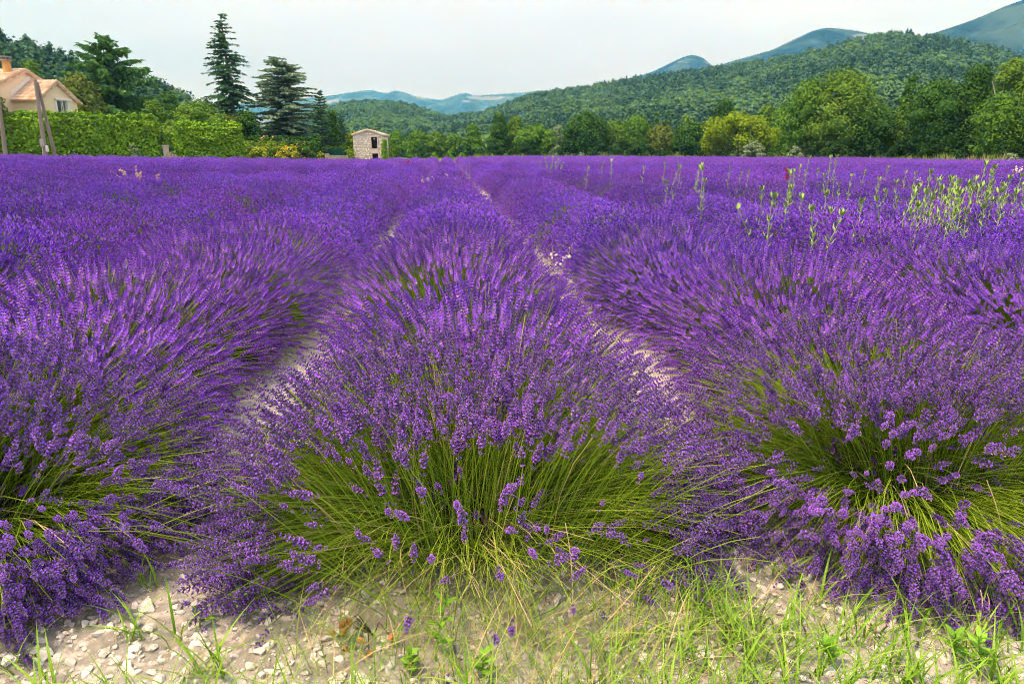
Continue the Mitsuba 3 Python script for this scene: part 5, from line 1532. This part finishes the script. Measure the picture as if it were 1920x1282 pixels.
X, Y = 0.18 + r.normal(0, 0.30, n), 1.52 + r.normal(0, 0.16, n)
blades(mb, r, X, Y, r.uniform(0.08, 0.30, n), r.uniform(0.0012, 0.0030, n), r.uniform(0.0, 0.9, n), r.uniform(0.1, 0.95, n), np.clip(r.normal(0.48, 0.30, n), 0, 1), 4)
n = 420
X, Y = r.uniform(-1.3, 1.7, n), r.uniform(1.15, 1.9, n)
blades(mb, r, X, Y, r.uniform(0.05, 0.16, n), r.uniform(0.001, 0.0025, n), r.uniform(0.0, 0.5, n), r.uniform(0.6, 0.99, n), np.clip(r.normal(0.9, 0.12, n), 0, 1), 3, 0.004)
scene['dry_grass'] = mb.ply('m_grass')


def floor_place(u, v):
    """ground position at pixel (u, v)"""
    a = pt(u, v, 1.0) - EYE
    D = -EYE[2] / a[2]
    p = EYE + a * D
    return np.array([p[0], p[1], float(ground_at(np.array(p[0]), np.array(p[1])))])


foliage_mat('m_broad', (0.08, 0.20, 0.015), (0.20, 0.40, 0.05))
foliage_mat('m_broad_yellow', (0.22, 0.30, 0.02), (0.42, 0.46, 0.06))
foliage_mat('m_orange_pod', (0.26, 0.11, 0.03), (0.46, 0.22, 0.07))


def broad_weed(label, u, v, H, n, L, W, mat, seed, flat=0.5):
    r = np.random.default_rng(seed)
    b = floor_place(u, v)
    key = thing('broadleaf_weed', label, 'weed')
    tip = np.array([r.normal(0, 0.03), r.normal(0, 0.03), H])
    part(key, 'stem', MB().tube([b - [0, 0, 0.01], b + tip * [0.4, 0.4, 0.5], b + tip], [0.003, 0.0025, 0.0015], 5).ply(mat))
    for k in range(n):
        t = 0.25 + 0.75 * (k + 0.5) / n
        a = k * 2.4 + r.uniform(-0.3, 0.3)
        d = unit(np.array([[math.cos(a), math.sin(a), flat + 0.8 * t ** 2]]))
        sc = r.uniform(0.75, 1.15) * (1.1 - 0.35 * t)
        g = np.linspace(0, 1, 5)
        V = []
        for q in g:
            w = W * sc * (math.sin(math.pi * (0.08 + 0.9 * q)) ** 0.8) / 2
            V += [[-w, 0.18 * w, q * L * sc], [0, -0.25 * L * sc * q * q, q * L * sc], [w, 0.18 * w, q * L * sc]]
        V = np.array(V)
        V[0::3, 1] -= 0.25 * L * sc * g ** 2; V[2::3, 1] -= 0.25 * L * sc * g ** 2
        Fq = [[3 * q + s, 3 * q + s + 1, 3 * q + s + 4, 3 * q + s + 3] for q in range(4) for s in (0, 1)]
        x = unit(np.cross(np.array([0, 0, 1.0]), d[0])); yv = np.cross(d[0], x)
        R = np.stack([x, yv, d[0]], -1)
        part(key, 'leaf', MB().add(V @ R.T + b + tip * [t, t, t], Fq, 0, r.random()).ply(mat, smooth=True))


broad_weed('small leafy seedling on the stones left of the middle bush', 372, 1172, 0.05, 6, 0.045, 0.018, 'm_broad', 1)
broad_weed('leafy weed with pointed leaves at the left foot of the middle bush', 452, 1150, 0.09, 8, 0.05, 0.024, 'm_broad', 2)
broad_weed('yellowing weed caught in the left flank of the middle bush', 560, 1010, 0.22, 12, 0.045, 0.022, 'm_broad_yellow', 3)
broad_weed('weed with rounded yellow green leaves inside the middle bush', 668, 1060, 0.20, 14, 0.05, 0.034, 'm_broad_yellow', 4)
broad_weed('weed with rounded green leaves deep inside the middle bush', 735, 1050, 0.20, 12, 0.05, 0.036, 'm_broad', 5)
broad_weed('upright leafy weed in front of the middle bush, taller of two', 815, 1240, 0.15, 10, 0.05, 0.024, 'm_broad', 6)
broad_weed('leafy weed at the bottom edge in front of the middle bush', 905, 1272, 0.07, 9, 0.05, 0.022, 'm_broad', 7)
broad_weed('leafy weed sprawling on the stones at the bottom right', 1560, 1235, 0.09, 14, 0.045, 0.018, 'm_broad', 8)
broad_weed('leafy weed at the bottom right corner', 1840, 1262, 0.12, 12, 0.05, 0.020, 'm_broad', 9)
broad_weed('bright leafy weed left of the corner one at the bottom right', 1790, 1235, 0.10, 10, 0.045, 0.020, 'm_broad', 10)
broad_weed('low clover like weed at the bottom, right of the orange pods', 770, 1268, 0.05, 10, 0.032, 0.026, 'm_broad', 11)

r = np.random.default_rng(71)
key = thing('dry_seed_plant', 'withered plant with orange brown seed pods at the left foot of the middle bush', 'weed')
b = floor_place(690, 1215)
st = MB()
tips = [np.array([r.uniform(-0.10, 0.07), r.uniform(-0.06, 0.04), r.uniform(0.01, 0.09)]) for _ in range(9)]
for t in tips:
    st.tube([b + [0.01, 0.05, 0.0], b + t * 0.5 + [0, 0.02, 0.05], b + t], [0.002, 0.0015, 0.001], 4, 1.0, 0.4)
    pod = trimesh.creation.icosphere(subdivisions=2)
    V = np.array(pod.vertices) * [0.007, 0.007, 0.0125]
    V[:, :2] *= (1 - 0.35 * np.clip(V[:, 2:] / 0.0125, 0, 1)) * (1 + 0.16 * np.sin(5 * np.arctan2(V[:, 1], V[:, 0])))[:, None]
    R = frames(unit(np.array([[r.normal(0, 0.6), r.normal(0, 0.6), -0.7]])))[0]
    part(key, 'seed_pod', MB().add(V @ R.T + b + t, pod.faces, 0, r.random()).ply('m_orange_pod', smooth=True))
part(key, 'stem', st.ply('m_plant'))
STALKS = [((900, 1010), (985, 590), 'longest dry stalk rising upright through the middle bush'), ((1090, 1210), (1228, 1060), 'dry straw leaning right at the right foot of the middle bush'), ((1010, 1190), (905, 1020), 'dry straw leaning left in front of the middle bush'), ((1070, 1200), (1060, 980), 'dry straw standing upright right of the bush\'s foot'), ((1100, 1195), (1290, 1190), 'flat lying dry straw pointing right at the bottom'), ((490, 990), (478, 845), 'curved dry straw over the left flank of the middle bush'), ((1890, 1110), (1850, 900), 'long dry grass stalk at the right edge'), ((1830, 1200), (1850, 1110), 'dry straw stub at the bottom right'), ((1815, 1205), (1838, 1105), 'second dry straw stub at the bottom right'), ((1420, 1010), (1320, 950), 'dry straw across the left flank of the right bush')]
for (u0, v0), (u1, v1), lab in STALKS:
    a = floor_place(u0, min(v0, 1280))
    D0 = a @ FH
    e = pt(u1, v1, D0 + (0.05 if v1 > 1000 else 0.10))
    if e[2] < a[2] + 0.02:
        e[2] = a[2] + 0.03
    m = (a + e) / 2 + [0.02, -0.02, 0.03]
    key = thing('dry_stalk', lab, 'dry stalk')
    s = np.linspace(0, 1, 7)[:, None]
    scene[key] = MB().tube((1 - s) ** 2 * a + 2 * s * (1 - s) * m + s * s * e, np.linspace(0.0022, 0.0012, 7), 5, 0.8, 0.75).ply('m_plant')
# ------------------------------------------------------------------ haze
scene['haze'] = {'type': 'cube', 'to_world': T().translate([0, 3000, 1150]).scale([6500, 5200, 1170]), 'bsdf': {'type': 'null'}, 'interior': {'type': 'ref', 'id': 'air'}}
say('haze', 'pale blue summer haze over the valley', kind='stuff')
